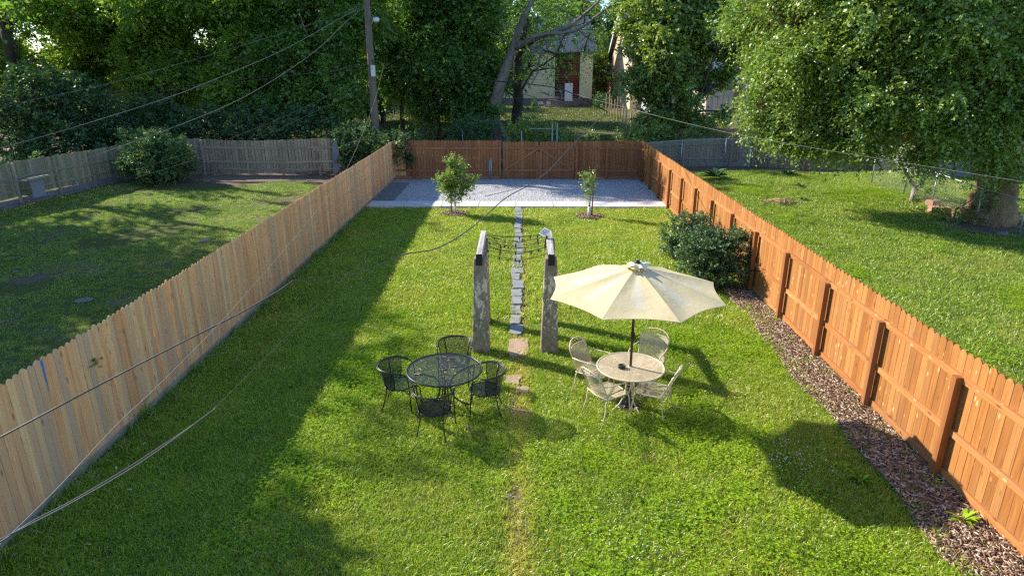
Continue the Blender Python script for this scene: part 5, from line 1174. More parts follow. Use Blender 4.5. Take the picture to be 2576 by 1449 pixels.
plant('mulberry_tree', 'bright leafy multi stemmed tree behind the right end of the brown back fence', 'tree', (PY(1702, 352, 38).x, 38, 0),
      [stem(38, (1690, 352, .12), (1695, 290, .1), (1660, 180, .07), (1650, 80, .04)), stem(38, (1712, 352, .15), (1720, 290, .12), (1740, 180, .09), (1730, 40, .05)), stem(38.3, (1725, 350, .09), (1760, 250, .07), (1800, 130, .04)), stem(37.9, (1678, 352, .06), (1670, 300, .05), (1640, 220, .03))],
      [pb_(1700, 60, 39, 90, 70), pb_(1640, 120, 39, 70, 70, .9), pb_(1780, 70, 40, 80, 80, .9), pb_(1700, 170, 38.5, 95, 60), pb_(1790, 180, 39.5, 65, 65, .7), pb_(1632, 215, 38.5, 55, 50, .8), pb_(1700, 260, 38, 75, 40, .8), pb_(1650, 300, 37.5, 50, 40, .8), pb_(1625, 40, 40, 50, 45, .7), pb_(1780, -20, 40, 90, 50, .8), pb_(1670, -40, 40, 90, 50, .8), pb_(1700, 320, 37.5, 70, 30, .7), pb_(1780, 290, 39, 50, 35, .5)], 'leaf_mulberry', 'bark_dark', seed=12, dens=2.2, clump=.6, tw=9, K=8, size=.17, aspect=.75, boughs=11, limbs=3, inner=.3)
# big right elm
g0 = G(2487, 556)
s = [[(g0.x, g0.y, g0.z-.3, 1.0), (g0.x-.05, g0.y, g0.z+.25, .74), (g0.x, g0.y, g0.z+1.3, .56), (g0.x-.15, g0.y, g0.z+2.6, .52), (g0.x-.5, g0.y+.1, 5.2, .55), (g0.x-.7, g0.y, 8.0, .4), (g0.x-.6, g0.y, 11.5, .2)],
     [(g0.x-.2, g0.y, 3.3, .34), (g0.x-2.0, g0.y-.2, 4.7, .26), (g0.x-4.5, g0.y+.5, 5.6, .18), (g0.x-7, g0.y+1.5, 5.9, .10)], [(g0.x-.5, g0.y, 5.0, .30), (g0.x-2.5, g0.y-1, 7.0, .2), (g0.x-5, g0.y-.5, 8.6, .1)], [(g0.x, g0.y, 2.9, .25), (g0.x+1.8, g0.y-1, 4.3, .2), (g0.x+4, g0.y-1.5, 6, .1)],
     [(g0.x-1.4, g0.y-.6, 4.3, .1), (g0.x-2.3, g0.y-1.0, 3.9, .07), (g0.x-3.2, g0.y-1.1, 3.0, .04)], [(g0.x-.9, g0.y-1.0, 5.2, .08), (g0.x-1.2, g0.y-1.5, 6.2, .06), (g0.x-1.0, g0.y-1.6, 7.0, .03)]]
def eb(u, v, y, ru, rv, k=1.0): return pb_(u, v, y, ru, rv, k)
plant('elm_tree', 'giant dense tree filling the top right, its thick trunk behind the chain link', 'tree', tuple(g0), s,
      [eb(1965, 40, 24.5, 92, 75), eb(1955, 150, 24.5, 78, 70), eb(1955, 250, 24.5, 72, 60), eb(1945, 325, 24.3, 48, 35, .8), eb(1885, 50, 26, 45, 55, .6), eb(2090, 30, 22.5, 120, 90), eb(2070, 170, 22.5, 110, 85), eb(2070, 285, 23, 100, 65), eb(2050, 350, 23.5, 85, 34, .8),
       eb(2260, 30, 21, 120, 95), eb(2250, 180, 21, 120, 85), eb(2240, 290, 21.5, 95, 60), eb(2170, 350, 22.5, 60, 34, .7), eb(2430, 30, 20, 120, 90), eb(2420, 170, 20, 105, 80), eb(2390, 290, 20.5, 75, 60, .8), eb(2570, 90, 20, 100, 100), eb(2560, 250, 20.3, 80, 90), eb(2545, 370, 20.8, 60, 60, .7), eb(2470, 350, 20.8, 55, 50, .6), eb(2330, 385, 21.5, 50, 30, .5), eb(2660, 200, 20, 100, 160, .7),
       eb(2000, -60, 23, 130, 60, .8), eb(2250, -80, 21, 150, 70, .8), eb(2480, -90, 20, 150, 70, .8)], 'leaf_elm', 'bark_elm', seed=13, dens=2.1, clump=.62, tw=12, K=11, size=.112, aspect=.62, limb=.045, limbs=3, droop=.45, inner=.3, boughs=14, up_=.15, trunk_sides=36)
# fill behind the elm
plant('broadleaf_tree', 'dark tree standing behind the giant one, seen through its lower boughs', 'tree', (PY(2320, 330, 40).x, 40, 0), [stem(40, (2320, 360, .3), (2320, 200, .2))],
      [pb_(2150, 290, 39, 120, 80), pb_(2330, 280, 38, 120, 90), pb_(2510, 300, 37, 120, 100), pb_(2240, 180, 40, 120, 80, .7), pb_(2440, 160, 40, 120, 90, .7), pb_(2250, 370, 36, 110, 40), pb_(2050, 320, 41, 90, 50, .8), pb_(2570, 420, 34, 80, 50)], 'leaf_shrub', 'bark_dark', seed=14, **dict(BG, size=.24, dens=1.8))
plant('small_tree', 'thin leaning young tree growing in the chain link fence before the grey shed', 'tree', tuple(G(2290, 512)), [[(*G(2290, 512), .09), (*PY(2300, 470, 25.4), .07), (*PY(2275, 430, 25.4), .06), (*PY(2262, 395, 25.3), .05), (*PY(2290, 350, 25), .03)], [(*PY(2300, 475, 25.4), .04), (*PY(2340, 440, 25.2), .03), (*PY(2380, 410, 25), .02)]],
      [pb_(2315, 400, 25.2, 42, 35, .9), pb_(2350, 440, 25, 36, 24, .7), pb_(2260, 370, 25, 45, 30, .8), pb_(2310, 478, 25.2, 22, 16, .5)], 'leaf_elm', 'bark_grey', seed=15, dens=3.5, clump=.45, tw=6, K=7, size=.11, limb=.02, limbs=6)
# far tree line behind the houses
far = [(-52, 96, 9), (-38, 104, 10), (-26, 92, 9), (-14, 110, 10), (-6, 118, 9), (8, 122, 10), (20, 118, 10), (34, 108, 10), (48, 96, 10), (60, 84, 9), (-66, 80, 9)]
labs = ['far hazy tree at the extreme left of the back row', 'far tree beyond the left tree line, seen through its gaps', 'far tree beyond the left tree line, nearer the middle', 'far tree behind the utility pole', 'far tree behind the wide leafy tree', 'far tree rising behind the yellow house roof', 'far tree rising behind the cream house roof', 'far tree behind the white house', 'far tree behind the giant tree, left part', 'far tree behind the giant tree, right part', 'far tree outside the left corner']
proto_far = None
for k, (x, y, r) in enumerate(far):
    if proto_far is None:
        proto_far = plant('distant_tree', labs[k], 'tree', (x, y, 0), [[(x, y, 0, .5), (x, y, 5, .35), (x+.4, y, 10, .15)]],
              [((x, y, 8), (5.5, 5, 4.2)), ((x-3, y-1, 5.5), (3.8, 3.5, 3)), ((x+3.4, y-1, 6), (3.6, 3.5, 3.2)), ((x+.6, y, 11.5), (3.6, 3.4, 2.8)), ((x, y-2, 3.0), (4.5, 2.5, 2.4))], 'leaf_maple', 'bark_dark', seed=16, group='far trees behind the houses', dens=.9, clump=1.3, tw=8, K=8, size=.42, limb=.1)
    else:
        o = copy_tree(proto_far); o.location = (x, y, 0); o.rotation_euler[2] = k*1.7; o.scale = (1, 1, random.uniform(1.35, 1.6)); o['label'] = labs[k]
x_, y_ = PY(1503, 150, 70).x, 70
plant('bright_tree', 'sunlit yellow green tree filling the gap between the yellow and cream houses', 'tree', (PY(1503, 260, 98).x, 98, 0), [stem(98, (1503, 255, .2), (1503, 200, .15))], [pb_(1503, 180, 98, 18, 50), pb_(1506, 120, 99, 16, 40, .8)], 'leaf_lime', 'bark_dark', seed=17, dens=1.6, clump=1.0, tw=6, K=7, size=.35)
plant('broadleaf_tree', 'shadowy tree on the far lot seen under the wide leafy one', 'tree', (PY(960, 280, 62).x, 62, 0), [stem(62, (962, 262, .2), (965, 200, .15)), ], [pb_(900, 180, 62, 90, 90), pb_(960, 110, 62, 70, 80, .8), pb_(1240, 130, 64, 70, 90, .8), pb_(1060, 150, 64, 90, 60, .6), pb_(900, 260, 60, 60, 40, .8)], 'leaf_shrub', 'bark_dark', seed=18, **dict(BG, size=.28, dens=1.2, clump=1.1))

plant('broadleaf_tree', 'mostly hidden tree added to shade the far lot, behind the leafy tree by the pole', 'tree', (-17, 56, 0), [[(-17, 56, -.1, .3), (-17, 56, 8, .15)]], [((-17, 56, 10), (4.5, 4, 3)), ((-13, 54, 8), (3.5, 3.5, 2.5)), ((-19, 60, 8), (4, 4, 3)), ((-15, 50, 11), (3.5, 3.5, 2.5)), ((-9, 58, 11.5), (3.5, 3.5, 2.2))], 'leaf_maple', 'bark_dark', seed=19, **dict(BG, size=.3, dens=1.3, clump=1.2))  # added behind the others to throw shade over the back lot
# bushes
def bush(label, base, blobs, mat='leaf_shrub', seed=0, name='bush', **kw):
    a = dict(dens=6, clump=.38, tw=7, K=7, size=.12, aspect=.6, droop=.15, limb=.012, limbs=6, up_=.35); a.update(kw)
    b = Vector(base); st = [[(b.x, b.y, b.z-.05, .04), (b.x, b.y, b.z+.35, .03)]]
    return plant(name, label, 'bush', base, st, blobs, mat, 'bark_dark', seed=seed, **a)
gb_ = G(398, 468); gb_.y += .9
bush('large rounded bush in the corner of the left yard', (gb_.x, gb_.y, 0), [pb_(397, 412, gb_.y, 72, 60), pb_(390, 372, gb_.y+.2, 52, 40, 1), pb_(440, 395, gb_.y, 42, 50), pb_(345, 410, gb_.y, 38, 48), pb_(330, 352, gb_.y+1.5, 34, 22, .8)], 'leaf_bush', seed=20, dens=13.0, flat=.2, clump=.28, size=.10)
q = G(352, 440)
bush('pale yellow green vine climbing the left side of the rounded bush', (q.x, q.y-.2, 0), [pb_(352, 398, gb_.y-1.6, 7, 26, .7), pb_(345, 425, gb_.y-1.7, 18, 12, .8), pb_(360, 388, gb_.y-1.5, 9, 6, .8)], 'leaf_lime', 21, 'climbing_vine', dens=4, clump=.2, size=.08, tw=4, K=4)
bush('big leaved plant sprouting above the mossy fence at the left edge', (PY(45, 420, 27.5).x, 27.5, 0), [pb_(40, 405, 27.5, 40, 24, .6), pb_(20, 430, 27.0, 30, 18, .6), pb_(75, 425, 27.5, 22, 14, .5)], 'leaf_privet', 22, 'leafy_plant', dens=2.2, size=.15, aspect=.7, clump=.5)
bush('dark vine heap spilling over the corner where tan and brown fences meet', (-7.2, 32.6, 0), [pb_(870, 345, 33.0, 42, 26), pb_(925, 352, 32.6, 55, 30), pb_(985, 362, 32.0, 42, 26), pb_(880, 392, 32.8, 38, 40), pb_(945, 400, 32.8, 55, 38), pb_(1008, 392, 31.0, 20, 30, .9), pb_(996, 360, 31.3, 34, 18, .9), pb_(1035, 350, 31.9, 20, 10, .5)], 'leaf_shrub', 23, 'vine_heap', dens=7, size=.13, aspect=.5, droop=.3)
bush('dark bush behind the brown back fence below the wide leafy tree', (PY(1190, 360, 34.8).x, 34.8, 0), [pb_(1200, 330, 35, 55, 38), pb_(1160, 345, 34.6, 30, 22)], 'leaf_shrub', 24, dens=5)
bush('leafy weeds behind the brown fence at the foot of the dead tree', (PY(1345, 360, 35.2).x, 35.2, 0), [pb_(1350, 325, 36, 50, 32), pb_(1300, 340, 35, 30, 25), pb_(1400, 350, 35, 55, 20, .8), pb_(1465, 348, 35, 40, 12, .6)], 'leaf_mulberry', 25, dens=5)
bush('low green growth behind the brown fence under the mulberry', (PY(1600, 360, 35.2).x, 35.2, 0), [pb_(1590, 345, 35.5, 40, 22), pb_(1650, 345, 35.5, 40, 26), pb_(1740, 345, 36, 50, 22), pb_(1790, 330, 37, 35, 24, .8)], 'leaf_mulberry', 26, dens=5)
bush('dark round bush at the right foundation of the yellow house', (PY(1505, 275, 80).x, 80, 0), [pb_(1508, 262, 80, 16, 18)], 'leaf_shrub', 27, dens=1, size=.3, clump=.8)
bush('dark bush at the left foundation of the yellow house', (PY(1345, 280, 80).x, 80, 0), [pb_(1340, 275, 80, 18, 14), pb_(1310, 280, 78, 14, 10)], 'leaf_shrub', 28, dens=1, size=.3, clump=.8)
bush('green weeds along the far edge of the grey driveway', (PY(1760, 312, 54).x, 54, 0), [pb_(1720, 312, 54, 40, 10), pb_(1800, 312, 54, 50, 11), pb_(1860, 310, 53, 40, 12)], 'leaf_mulberry', 29, dens=1.2, size=.2, clump=.6)
# shrubs at the right fence of the yard
g1, g2 = G(1715, 648), G(1795, 722)
bush('smaller rear shrub against the orange fence', (g1.x, g1.y, 0), [pb_(1712, 605, g1.y, 40, 45), pb_(1745, 580, g1.y+.3, 38, 38), pb_(1700, 630, g1.y, 32, 22), pb_(1755, 556, g1.y+.5, 34, 14, .5), pb_(1692, 560, g1.y, 6, 18, .6), pb_(1722, 548, g1.y+.1, 6, 18, .6), pb_(1764, 540, g1.y+.4, 8, 16, .5), pb_(1674, 590, g1.y, 7, 14, .6)], 'leaf_privet', 30, 'shrub', dens=20, clump=.20, size=.058, tw=8, K=9, aspect=.6)
bush('larger front shrub against the orange fence', (g2.x, g2.y, 0), [pb_(1790, 650, g2.y, 72, 62), pb_(1775, 612, g2.y+.2, 52, 38), pb_(1845, 655, g2.y+.1, 40, 58), pb_(1745, 650, g2.y, 42, 40), pb_(1830, 590, g2.y+.4, 42, 16, .5), pb_(1810, 690, g2.y-.1, 60, 34), pb_(1757, 582, g2.y+.1, 7, 16, .6), pb_(1800, 578, g2.y+.2, 8, 16, .6), pb_(1845, 586, g2.y+.3, 8, 18, .6), pb_(1874, 606, g2.y+.2, 7, 18, .6), pb_(1716, 640, g2.y-.1, 10, 16, .6), pb_(1890, 640, g2.y, 6, 20, .5)], 'leaf_privet', 31, 'shrub', dens=20, clump=.20, size=.058, tw=8, K=9, aspect=.6)
# ivy and saplings
q = G(2400, 550)
bush('ivy and weeds spreading from the foot of the giant tree', (q.x, q.y, q.z), [((q.x+.2, q.y+.1, q.z+.1), (1.3, 1.0, .22), 1), ((q.x+1.2, q.y-.6, q.z+.1), (1.2, .8, .2), .8), ((g0.x-.55, g0.y-.7, g0.z+.6), (.5, .3, .7), .5), ((g0.x+.2, g0.y-.8, g0.z+1.6), (.7, .25, .8), .4)], 'leaf_elm', 32, 'ivy', dens=5, clump=.2, size=.075)
yy = ga.y
def sapling(label, g, st, blobs, seed, stake_uv, guard_h, gl):
    plant('sapling', label, 'young tree', tuple(g), [st], blobs, 'leaf_apple', 'bark_sapling', seed=seed, dens=19.0, clump=.22, tw=6, K=7, size=.085, aspect=.55, droop=.1, limb=.010, limbs=14, up_=.75, inner=.15, group='staked young trees on the lawn')
a = PY(1146, 470, yy); t_ = PY(1143, 400, yy)
sapling('bushy young tree with wide leafy crown near the gravel', ga, [(ga.x+.03, ga.y, 0, .026), (ga.x+.04, ga.y, .8, .022), (a.x, yy, a.z, .016), (t_.x, yy, t_.z, .006)],
        [pb_(1146, 480, yy, 38, 24), pb_(1120, 462, yy, 22, 18, .8), pb_(1175, 464, yy, 22, 18, .8), pb_(1145, 440, yy, 26, 26), pb_(1135, 412, yy, 11, 18, .9), pb_(1160, 414, yy, 9, 16, .8), pb_(1105, 456, yy, 10, 8, .6), pb_(1190, 460, yy, 8, 6, .6)], 40, None, 0, '')
a2 = PY(1484, 470, gb.y); t2 = PY(1475, 440, gb.y)
sapling('spindly young tree leaning on a single stake near the gravel', gb, [(gb.x, gb.y, 0, .018), (gb.x+.02, gb.y, .8, .014), (a2.x-.06, gb.y, a2.z, .010), (t2.x, gb.y, t2.z, .004)],
        [pb_(1481, 468, gb.y, 9, 14, .9), pb_(1476, 447, gb.y, 6, 10, .9), pb_(1488, 458, gb.y, 7, 8, .8), pb_(1482, 495, gb.y, 5, 14, .5)], 41, None, 0, '')
m = MB(); m.tube([(ga.x-.10, ga.y-.02, 0), (ga.x-.10, ga.y, 1.75)], .022, 8); tag(m.build('wooden_stake', M['bark_sapling']), 'wooden stake beside the bushy young tree', 'stake')
t3 = PY(1495, 427, gb.y); m = MB(); m.tube([(gb.x+.09, gb.y-.02, 0), (t3.x, gb.y, t3.z)], .022, 8); tag(m.build('wooden_stake', M['bark_sapling']), 'tall dark stake beside the spindly young tree', 'stake')
m = MB(); m.lathe([(.045, 0), (.047, .42), (.040, .42), (.038, .02)], (ga.x+.035, ga.y-.01, .03), 12); tag(m.build('trunk_guard', M['guard']), 'white guard tube round the bushy young tree trunk', 'trunk guard')
m = MB(); m.lathe([(.06, 0), (.062, .36), (.052, .36), (.05, .02)], (gb.x, gb.y-.01, .03), 12); tag(m.build('trunk_guard', M['guard']), 'white guard tube round the spindly young tree trunk', 'trunk guard')

# trees outside the frame on the left whose shade lies on the lawns
SH = dict(dens=.75, clump=1.0, tw=7, K=7, size=.30, aspect=.6)
for k, (x, y, h, r, n_) in enumerate(((-27.5, 37, 13.6, 4.2, 3), (-26.5, 30.5, 14.0, 4.0, 3), (-26, 23.5, 14.9, 4.1, 3), (-25, 16.5, 14.0, 4.0, 3), (-34, 27, 15, 4.2, 3), (-31, 14, 13.5, 4.0, 3))):
    plant('broadleaf_tree', ['leafy tree outside the left edge level with the mossy fence end', 'leafy tree outside the left edge beside the mossy fence', 'leafy tree outside the left edge, third toward the camera', 'leafy tree outside the left edge, nearest the camera', 'taller tree outside the left edge behind the row', 'tree outside the left edge behind the nearest one'][k], 'tree', (x, y, 0), [[(x, y, -.1, .3), (x, y, h*.5, .22), (x+.3, y, h*.85, .08)]],
          [((x, y, h-r*.75), (r, r, r*.75), [.06, .10, .9, 1, .7, .8][k]), ((x+1.2, y-1.5, h-r*1.35), (r*.8, r*.8, r*.6), [.05, .12, 1, 1, .6, .8][k]), ((x-.8, y+1.6, h-r*1.5), (r*.8, r*.8, r*.6), [.05, .10, 1, 1, .6, .8][k]), ((x+.4, y, h-r*2.0), (r*.8, r*.8, r*.5), [.05, .14, 1, 1, .6, .8][k])], 'leaf_maple', 'bark_dark', seed=50+k, group='trees along the left side outside the frame', **SH)
x, y = -13.4, 11.2
plant('broadleaf_tree', 'tree outside the frame at near left shading the near lawn corner', 'tree', (x, y, 0), [[(x, y, -.1, .25), (x, y, 4, .18), (x+.2, y, 7, .06)]],
      [((-13.6, 11.2, 6.3), (1.9, 1.0, .9)), ((-16.2, 10.6, 6.8), (2.3, 1.6, 1.2)), ((-14.4, 8.8, 6.2), (2.2, 1.3, 1.0)), ((-12.3, 8.9, 6.0), (1.5, 1.0, .8), .9), ((-11.8, 10.6, 6.4), (.8, .4, .4), .5), ((-12.6, 7.0, 5.6), (2.0, 1.2, .8), .9)], 'leaf_maple', 'bark_dark', seed=60, **dict(SH, dens=2.3, clump=.55, size=.2))

# ------------------------------------------------------------------ grass
def blade_tile(n, w, hgt, wid, rng, bend=.5):
    x = rng.uniform(-w/2, w/2, n); y = rng.uniform(-w/2, w/2, n); a = rng.uniform(0, 2*pi, n); h = hgt*rng.uniform(.45, 1.25, n); ww = wid*rng.uniform(.7, 1.3, n)
    la = rng.uniform(0, 2*pi, n); b = bend*h*rng.uniform(.2, 1.3, n)
    s = np.stack([np.cos(a), np.sin(a), 0*a], -1)*ww[:, None]/2; l = np.stack([np.cos(la)*b, np.sin(la)*b, 0*a], -1); base = np.stack([x, y, 0*x-.01], -1); z = np.stack([0*a, 0*a, h], -1)
    m1 = base+l*.32+z*.6; t_ = base+l+z*np.sqrt(np.maximum(.2, 1-(bend*.6)**2))
    V = np.stack([base-s, base+s, m1+s*.8, m1-s*.8, t_], 1).reshape(-1, 3); i = np.arange(n)[:, None]*5
    F = np.concatenate([i+np.array([[0, 1, 2]]), i+np.array([[0, 2, 3]]), i+np.array([[3, 2, 4]])]); return V, F, np.tile(rng.uniform(0, 1, n), 3)
def clover_tile(n, w, rng, size=.022, h=.07):
    x = rng.normal(0, w*.34, n); y = rng.normal(0, w*.34, n); z = h*rng.uniform(.5, 1.3, n); a0 = rng.uniform(0, 2*pi, n); V = []; F = []; R = []
    for k in range(3):
        a = a0+k*2*pi/3; d = np.stack([np.cos(a), np.sin(a), rng.uniform(-.1, .5, n)], -1)*size*rng.uniform(.8, 1.3, n)[:, None]; s = np.stack([-np.sin(a), np.cos(a), rng.uniform(-.3, .3, n)], -1)*size*.55
        c = np.stack([x, y, z], -1); V.append(np.stack([c, c+d*.6+s, c+d*1.05, c+d*.6-s], 1).reshape(-1, 3)); b = np.arange(n)[:, None]*4+k*n*4
        F += [b+np.array([[0, 1, 2]]), b+np.array([[0, 2, 3]])]; R += [rng.uniform(0, 1, n)]*2
    return np.concatenate(V), np.concatenate(F), np.concatenate(R)
def scatter(name, label, tiles, pts, rz, sc, mat):
    """tiles are instanced on loose points of the same mesh by geometry nodes"""
    Vs, Fs, Rs, T = [], [], [], []; o_ = 0
    for k, (V, F, R) in enumerate(tiles): Vs.append(V); Fs.append(F+o_); Rs.append(R); T.append(np.full(len(V), k+1)); o_ += len(V)
    P_ = np.asarray(pts, float); Vs.append(P_); T.append(np.zeros(len(P_)))
    me = np_mesh(name, np.concatenate(Vs), np.concatenate(Fs), np.concatenate(Rs)); T = np.concatenate(T).astype(np.int32)
    def pa(nm, typ, v):
        a = me.attributes.new(nm, typ, 'POINT'); full = np.zeros(len(T), np.float32 if typ == 'FLOAT' else np.int32); full[o_:] = v; a.data.foreach_set('value', full); return a
    a = me.attributes.new('tile', 'INT', 'POINT'); a.data.foreach_set('value', T)
    pa('rz', 'FLOAT', rz); pa('sc', 'FLOAT', sc); pa('pick', 'INT', RNG.integers(0, len(tiles), len(P_)))
    o = place(name, me, M[mat]); tag(o, label, 'grass', kind='stuff')
    ng = bpy.data.node_groups.new(name, 'GeometryNodeTree'); ng.interface.new_socket('Geometry', in_out='INPUT', socket_type='NodeSocketGeometry'); ng.interface.new_socket('Geometry', in_out='OUTPUT', socket_type='NodeSocketGeometry')
    N = ng.nodes; L = ng.links; gi = N.new('NodeGroupInput'); go = N.new('NodeGroupOutput')
    def na(nm, dt): n = N.new('GeometryNodeInputNamedAttribute'); n.data_type = dt; n.inputs[0].default_value = nm; return n.outputs[0]
    def sel(k):
        c = N.new('FunctionNodeCompare'); c.data_type = 'INT'; c.operation = 'EQUAL'; L.new(na('tile', 'INT'), c.inputs[2]); c.inputs[3].default_value = k
        s = N.new('GeometryNodeSeparateGeometry'); s.domain = 'POINT'; L.new(gi.outputs[0], s.inputs[0]); L.new(c.outputs[0], s.inputs[1]); return s.outputs[0]
    g2i = N.new('GeometryNodeGeometryToInstance')
    for k in range(len(tiles), 0, -1): L.new(sel(k), g2i.inputs[0])
    ip = N.new('GeometryNodeInstanceOnPoints'); L.new(sel(0), ip.inputs['Points']); L.new(g2i.outputs[0], ip.inputs['Instance'])
    ip.inputs['Pick Instance'].default_value = True; L.new(na('pick', 'INT'), ip.inputs['Instance Index'])
    cx = N.new('ShaderNodeCombineXYZ'); L.new(na('rz', 'FLOAT'), cx.inputs[2]); e2r = N.new('FunctionNodeEulerToRotation'); L.new(cx.outputs[0], e2r.inputs[0]); L.new(e2r.outputs[0], ip.inputs['Rotation'])
    L.new(na('sc', 'FLOAT'), ip.inputs['Scale']); L.new(ip.outputs[0], go.inputs[0])
    md = o.modifiers.new('scatter', 'NODES'); md.node_group = ng; return o
def vnoise(x, y, s, seed):
    r = np.random.default_rng(seed); v = 0
    for k in range(5): a = r.uniform(0, 2*pi); f = s*r.uniform(.6, 1.8); v = v+np.sin((x*np.cos(a)+y*np.sin(a))*f+r.uniform(0, 6.28))
    return v/5
def field(x0, x1, y0, y1, sp, keep, base=1.0, seed=0):
    rng = np.random.default_rng(seed+300); xs, ys = np.meshgrid(np.arange(x0, x1, sp), np.arange(y0, y1, sp)); x = xs.ravel()+rng.uniform(-.5, .5, xs.size)*sp; y = ys.ravel()+rng.uniform(-.5, .5, xs.size)*sp
    vis = (np.abs(x) < .92*y+4); k = keep(x, y, rng) & vis; x, y = x[k], y[k]
    sc = base*(1+.28*vnoise(x, y, 1.6, 5)+rng.uniform(-.15, .15, len(x))); return np.stack([x, y, hz(x, y)], -1), rng.uniform(0, 2*pi, len(x)), sc
rg = np.random.default_rng(77)
tiles_n = [blade_tile(190, .36, .075, .0070, rg, .9) for _ in range(4)]; tiles_f = [blade_tile(130, .42, .085, .011, rg, .8) for _ in range(3)]; tiles_b = [blade_tile(110, 1.1, .13, .035, rg, .8) for _ in range(2)]
def keep_yard(x, y, r):
    mw = .56-.16*np.maximum(0, (y-9)/6.6)+.05*np.sin(y*1.3)+.04*np.sin(y*3.1+1)+r.uniform(-.06, .08, x.shape)
    k = (x > XL+.12) & (x < np.where(y < 15.6, XR-mw-.17, XR-.15)) & (y < YA0-.12)
    k &= ~((np.abs(x+.045) < .23) & (y > 11.2) & (y < 24.6) & (r.uniform(0, 1, x.shape) < .93))
    k &= ~((np.abs(x+.02) < .20+.12*np.sin(y*2.3)) & (y <= 11.2) & (r.uniform(0, 1, x.shape) < .50+.25*np.sin(y*1.9+1)))
    for (px, py) in ((PLx, PFy), (PRx, PFy), (PLx+.05, PRy), (PRx+.05, PRy)): k &= ~((np.abs(x-px) < .19) & (np.abs(y-py) < .17))
    for g in (ga, gb): k &= ((x-g.x)**2+(y-g.y)**2 > .45**2)
    return k
P1, r1, s1 = field(XL, XR, 3.4, 13.0, .155, keep_yard, 1.0, 1); scatter('lawn_grass', 'long sunlit grass of the middle yard, near half', tiles_n, P1, r1, s1, 'grass')
P1, r1, s1 = field(XL, XR, 13.0, 24.7, .20, keep_yard, 1.0, 2); scatter('lawn_grass', 'sunlit grass of the middle yard, far half up to the concrete strip', tiles_f, P1, r1, s1, 'grass')
def keep_right(x, y, r): return (x > XR+.15) & ~((x > 14.5) & (np.hypot((x-g0.x+.4)/2.0, (y-g0.y+.2)/1.2) < 1)) & (y < 31.2)
P1, r1, s1 = field(XR, 24, 5.5, 31.5, .25, keep_right, .95, 3); scatter('lawn_grass', 'mown grass of the right neighbour lawn', tiles_f, P1, r1, s1, 'grass_right')
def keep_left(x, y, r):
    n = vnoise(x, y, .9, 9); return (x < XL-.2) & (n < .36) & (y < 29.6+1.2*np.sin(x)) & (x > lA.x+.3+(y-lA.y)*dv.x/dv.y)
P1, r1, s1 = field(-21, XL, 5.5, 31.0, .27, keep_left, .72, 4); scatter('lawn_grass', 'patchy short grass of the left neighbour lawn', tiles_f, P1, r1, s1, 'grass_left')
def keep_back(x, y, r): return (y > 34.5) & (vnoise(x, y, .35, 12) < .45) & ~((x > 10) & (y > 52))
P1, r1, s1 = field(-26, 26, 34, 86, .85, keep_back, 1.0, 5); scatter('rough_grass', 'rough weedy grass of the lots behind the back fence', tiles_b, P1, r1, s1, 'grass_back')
tiles_c = [clover_tile(46, .34, rg, .018, .075) for _ in range(3)]
def keep_clover(x, y, r):
    n = vnoise(x, y, 1.5, 21)+.5*vnoise(x, y, 4.5, 22)+.38*r.normal(0, 1, x.shape); return keep_yard(x, y, r) & (n > .46) & (x > -3.5)
P1, r1, s1 = field(XL, XR, 3.4, 14, .16, keep_clover, 1.05, 6); scatter('clover', 'patches of bright clover in the near lawn', tiles_c, P1, r1, s1, 'clover')
def keep_cloverb(x, y, r): n = vnoise(x, y, 1.1, 25)+.2*r.normal(0, 1, x.shape); return keep_right(x, y, r) & (n > .40)
P1, r1, s1 = field(XR, 18, 8, 30, .25, keep_cloverb, 1.3, 7); scatter('clover', 'darker clover and weeds in the right neighbour lawn', tiles_c, P1, r1, s1, 'clover')
# tufts along the fence feet
def tufts(name, label, pts, mat, h=.24, n=46, w=.16, wid=.010):
    r = np.random.default_rng(len(pts)+5); Vs, Fs, Rs = [], [], []; o_ = 0
    for (x, y, s) in pts:
        V, F, R = blade_tile(n, w, h*s, wid, r, 1.0); V = V+np.array([x, y, H(x, y)]); Vs.append(V); Fs.append(F+o_); Rs.append(R); o_ += len(V)
    return tag(place(name, np_mesh(name, np.concatenate(Vs), np.concatenate(Fs), np.concatenate(Rs)), M[mat]), label, 'grass', kind='stuff')
rr = random.Random(3)
tufts('fence_tufts', 'untrimmed tufts of grass along the foot of the tan fence', [(XL+.10+rr.uniform(-.03, .12), y_, rr.uniform(.3, 1.0)) for y_ in np.arange(3.2, 24.5, .16)], 'grass_left')
tufts('fence_tufts', 'sparse weeds along the foot of the orange fence', [(XR-.14-rr.uniform(0, .2), rr.uniform(3, 24.6), rr.uniform(.3, .7)) for _ in range(70)]+[(XR-mulch_w(y_)-.20+rr.uniform(-.05, .16), y_, rr.uniform(.3, .65)) for y_ in np.arange(3.2, 15.4, .10)], 'grass', n=22)
q = G(345, 1050); o = tufts('grass_clump', 'dark upright clump of long grass at the foot of the tan fence', [(q.x+.1, q.y, 1.3), (q.x+.02, q.y-.15, 1.0), (q.x+.2, q.y+.1, .9)], 'grass_left', .26, 60); 
tufts('lawn_tufts', 'taller dark tufts and coarse weeds standing out of the middle lawn', [(rr.uniform(-5.6, 4.5), 3.6+20.5*rr.random()**1.4, rr.uniform(.35, .8)) for _ in range(260)], 'clover', .22, 26, .22, .009)
tufts('lawn_tufts', 'taller dark tufts and coarse weeds standing out of the right lawn', [(rr.uniform(6.6, 16), 9+20*rr.random(), rr.uniform(.4, .8)) for _ in range(170)], 'grass_right', .24, 26, .30, .012)
lp = []
for _ in range(420): x_, y_ = rr.uniform(-5.8, 5.0), 3.5+21*rr.random()**1.3; lp.append((x_, y_, .07+H(x_, y_)))
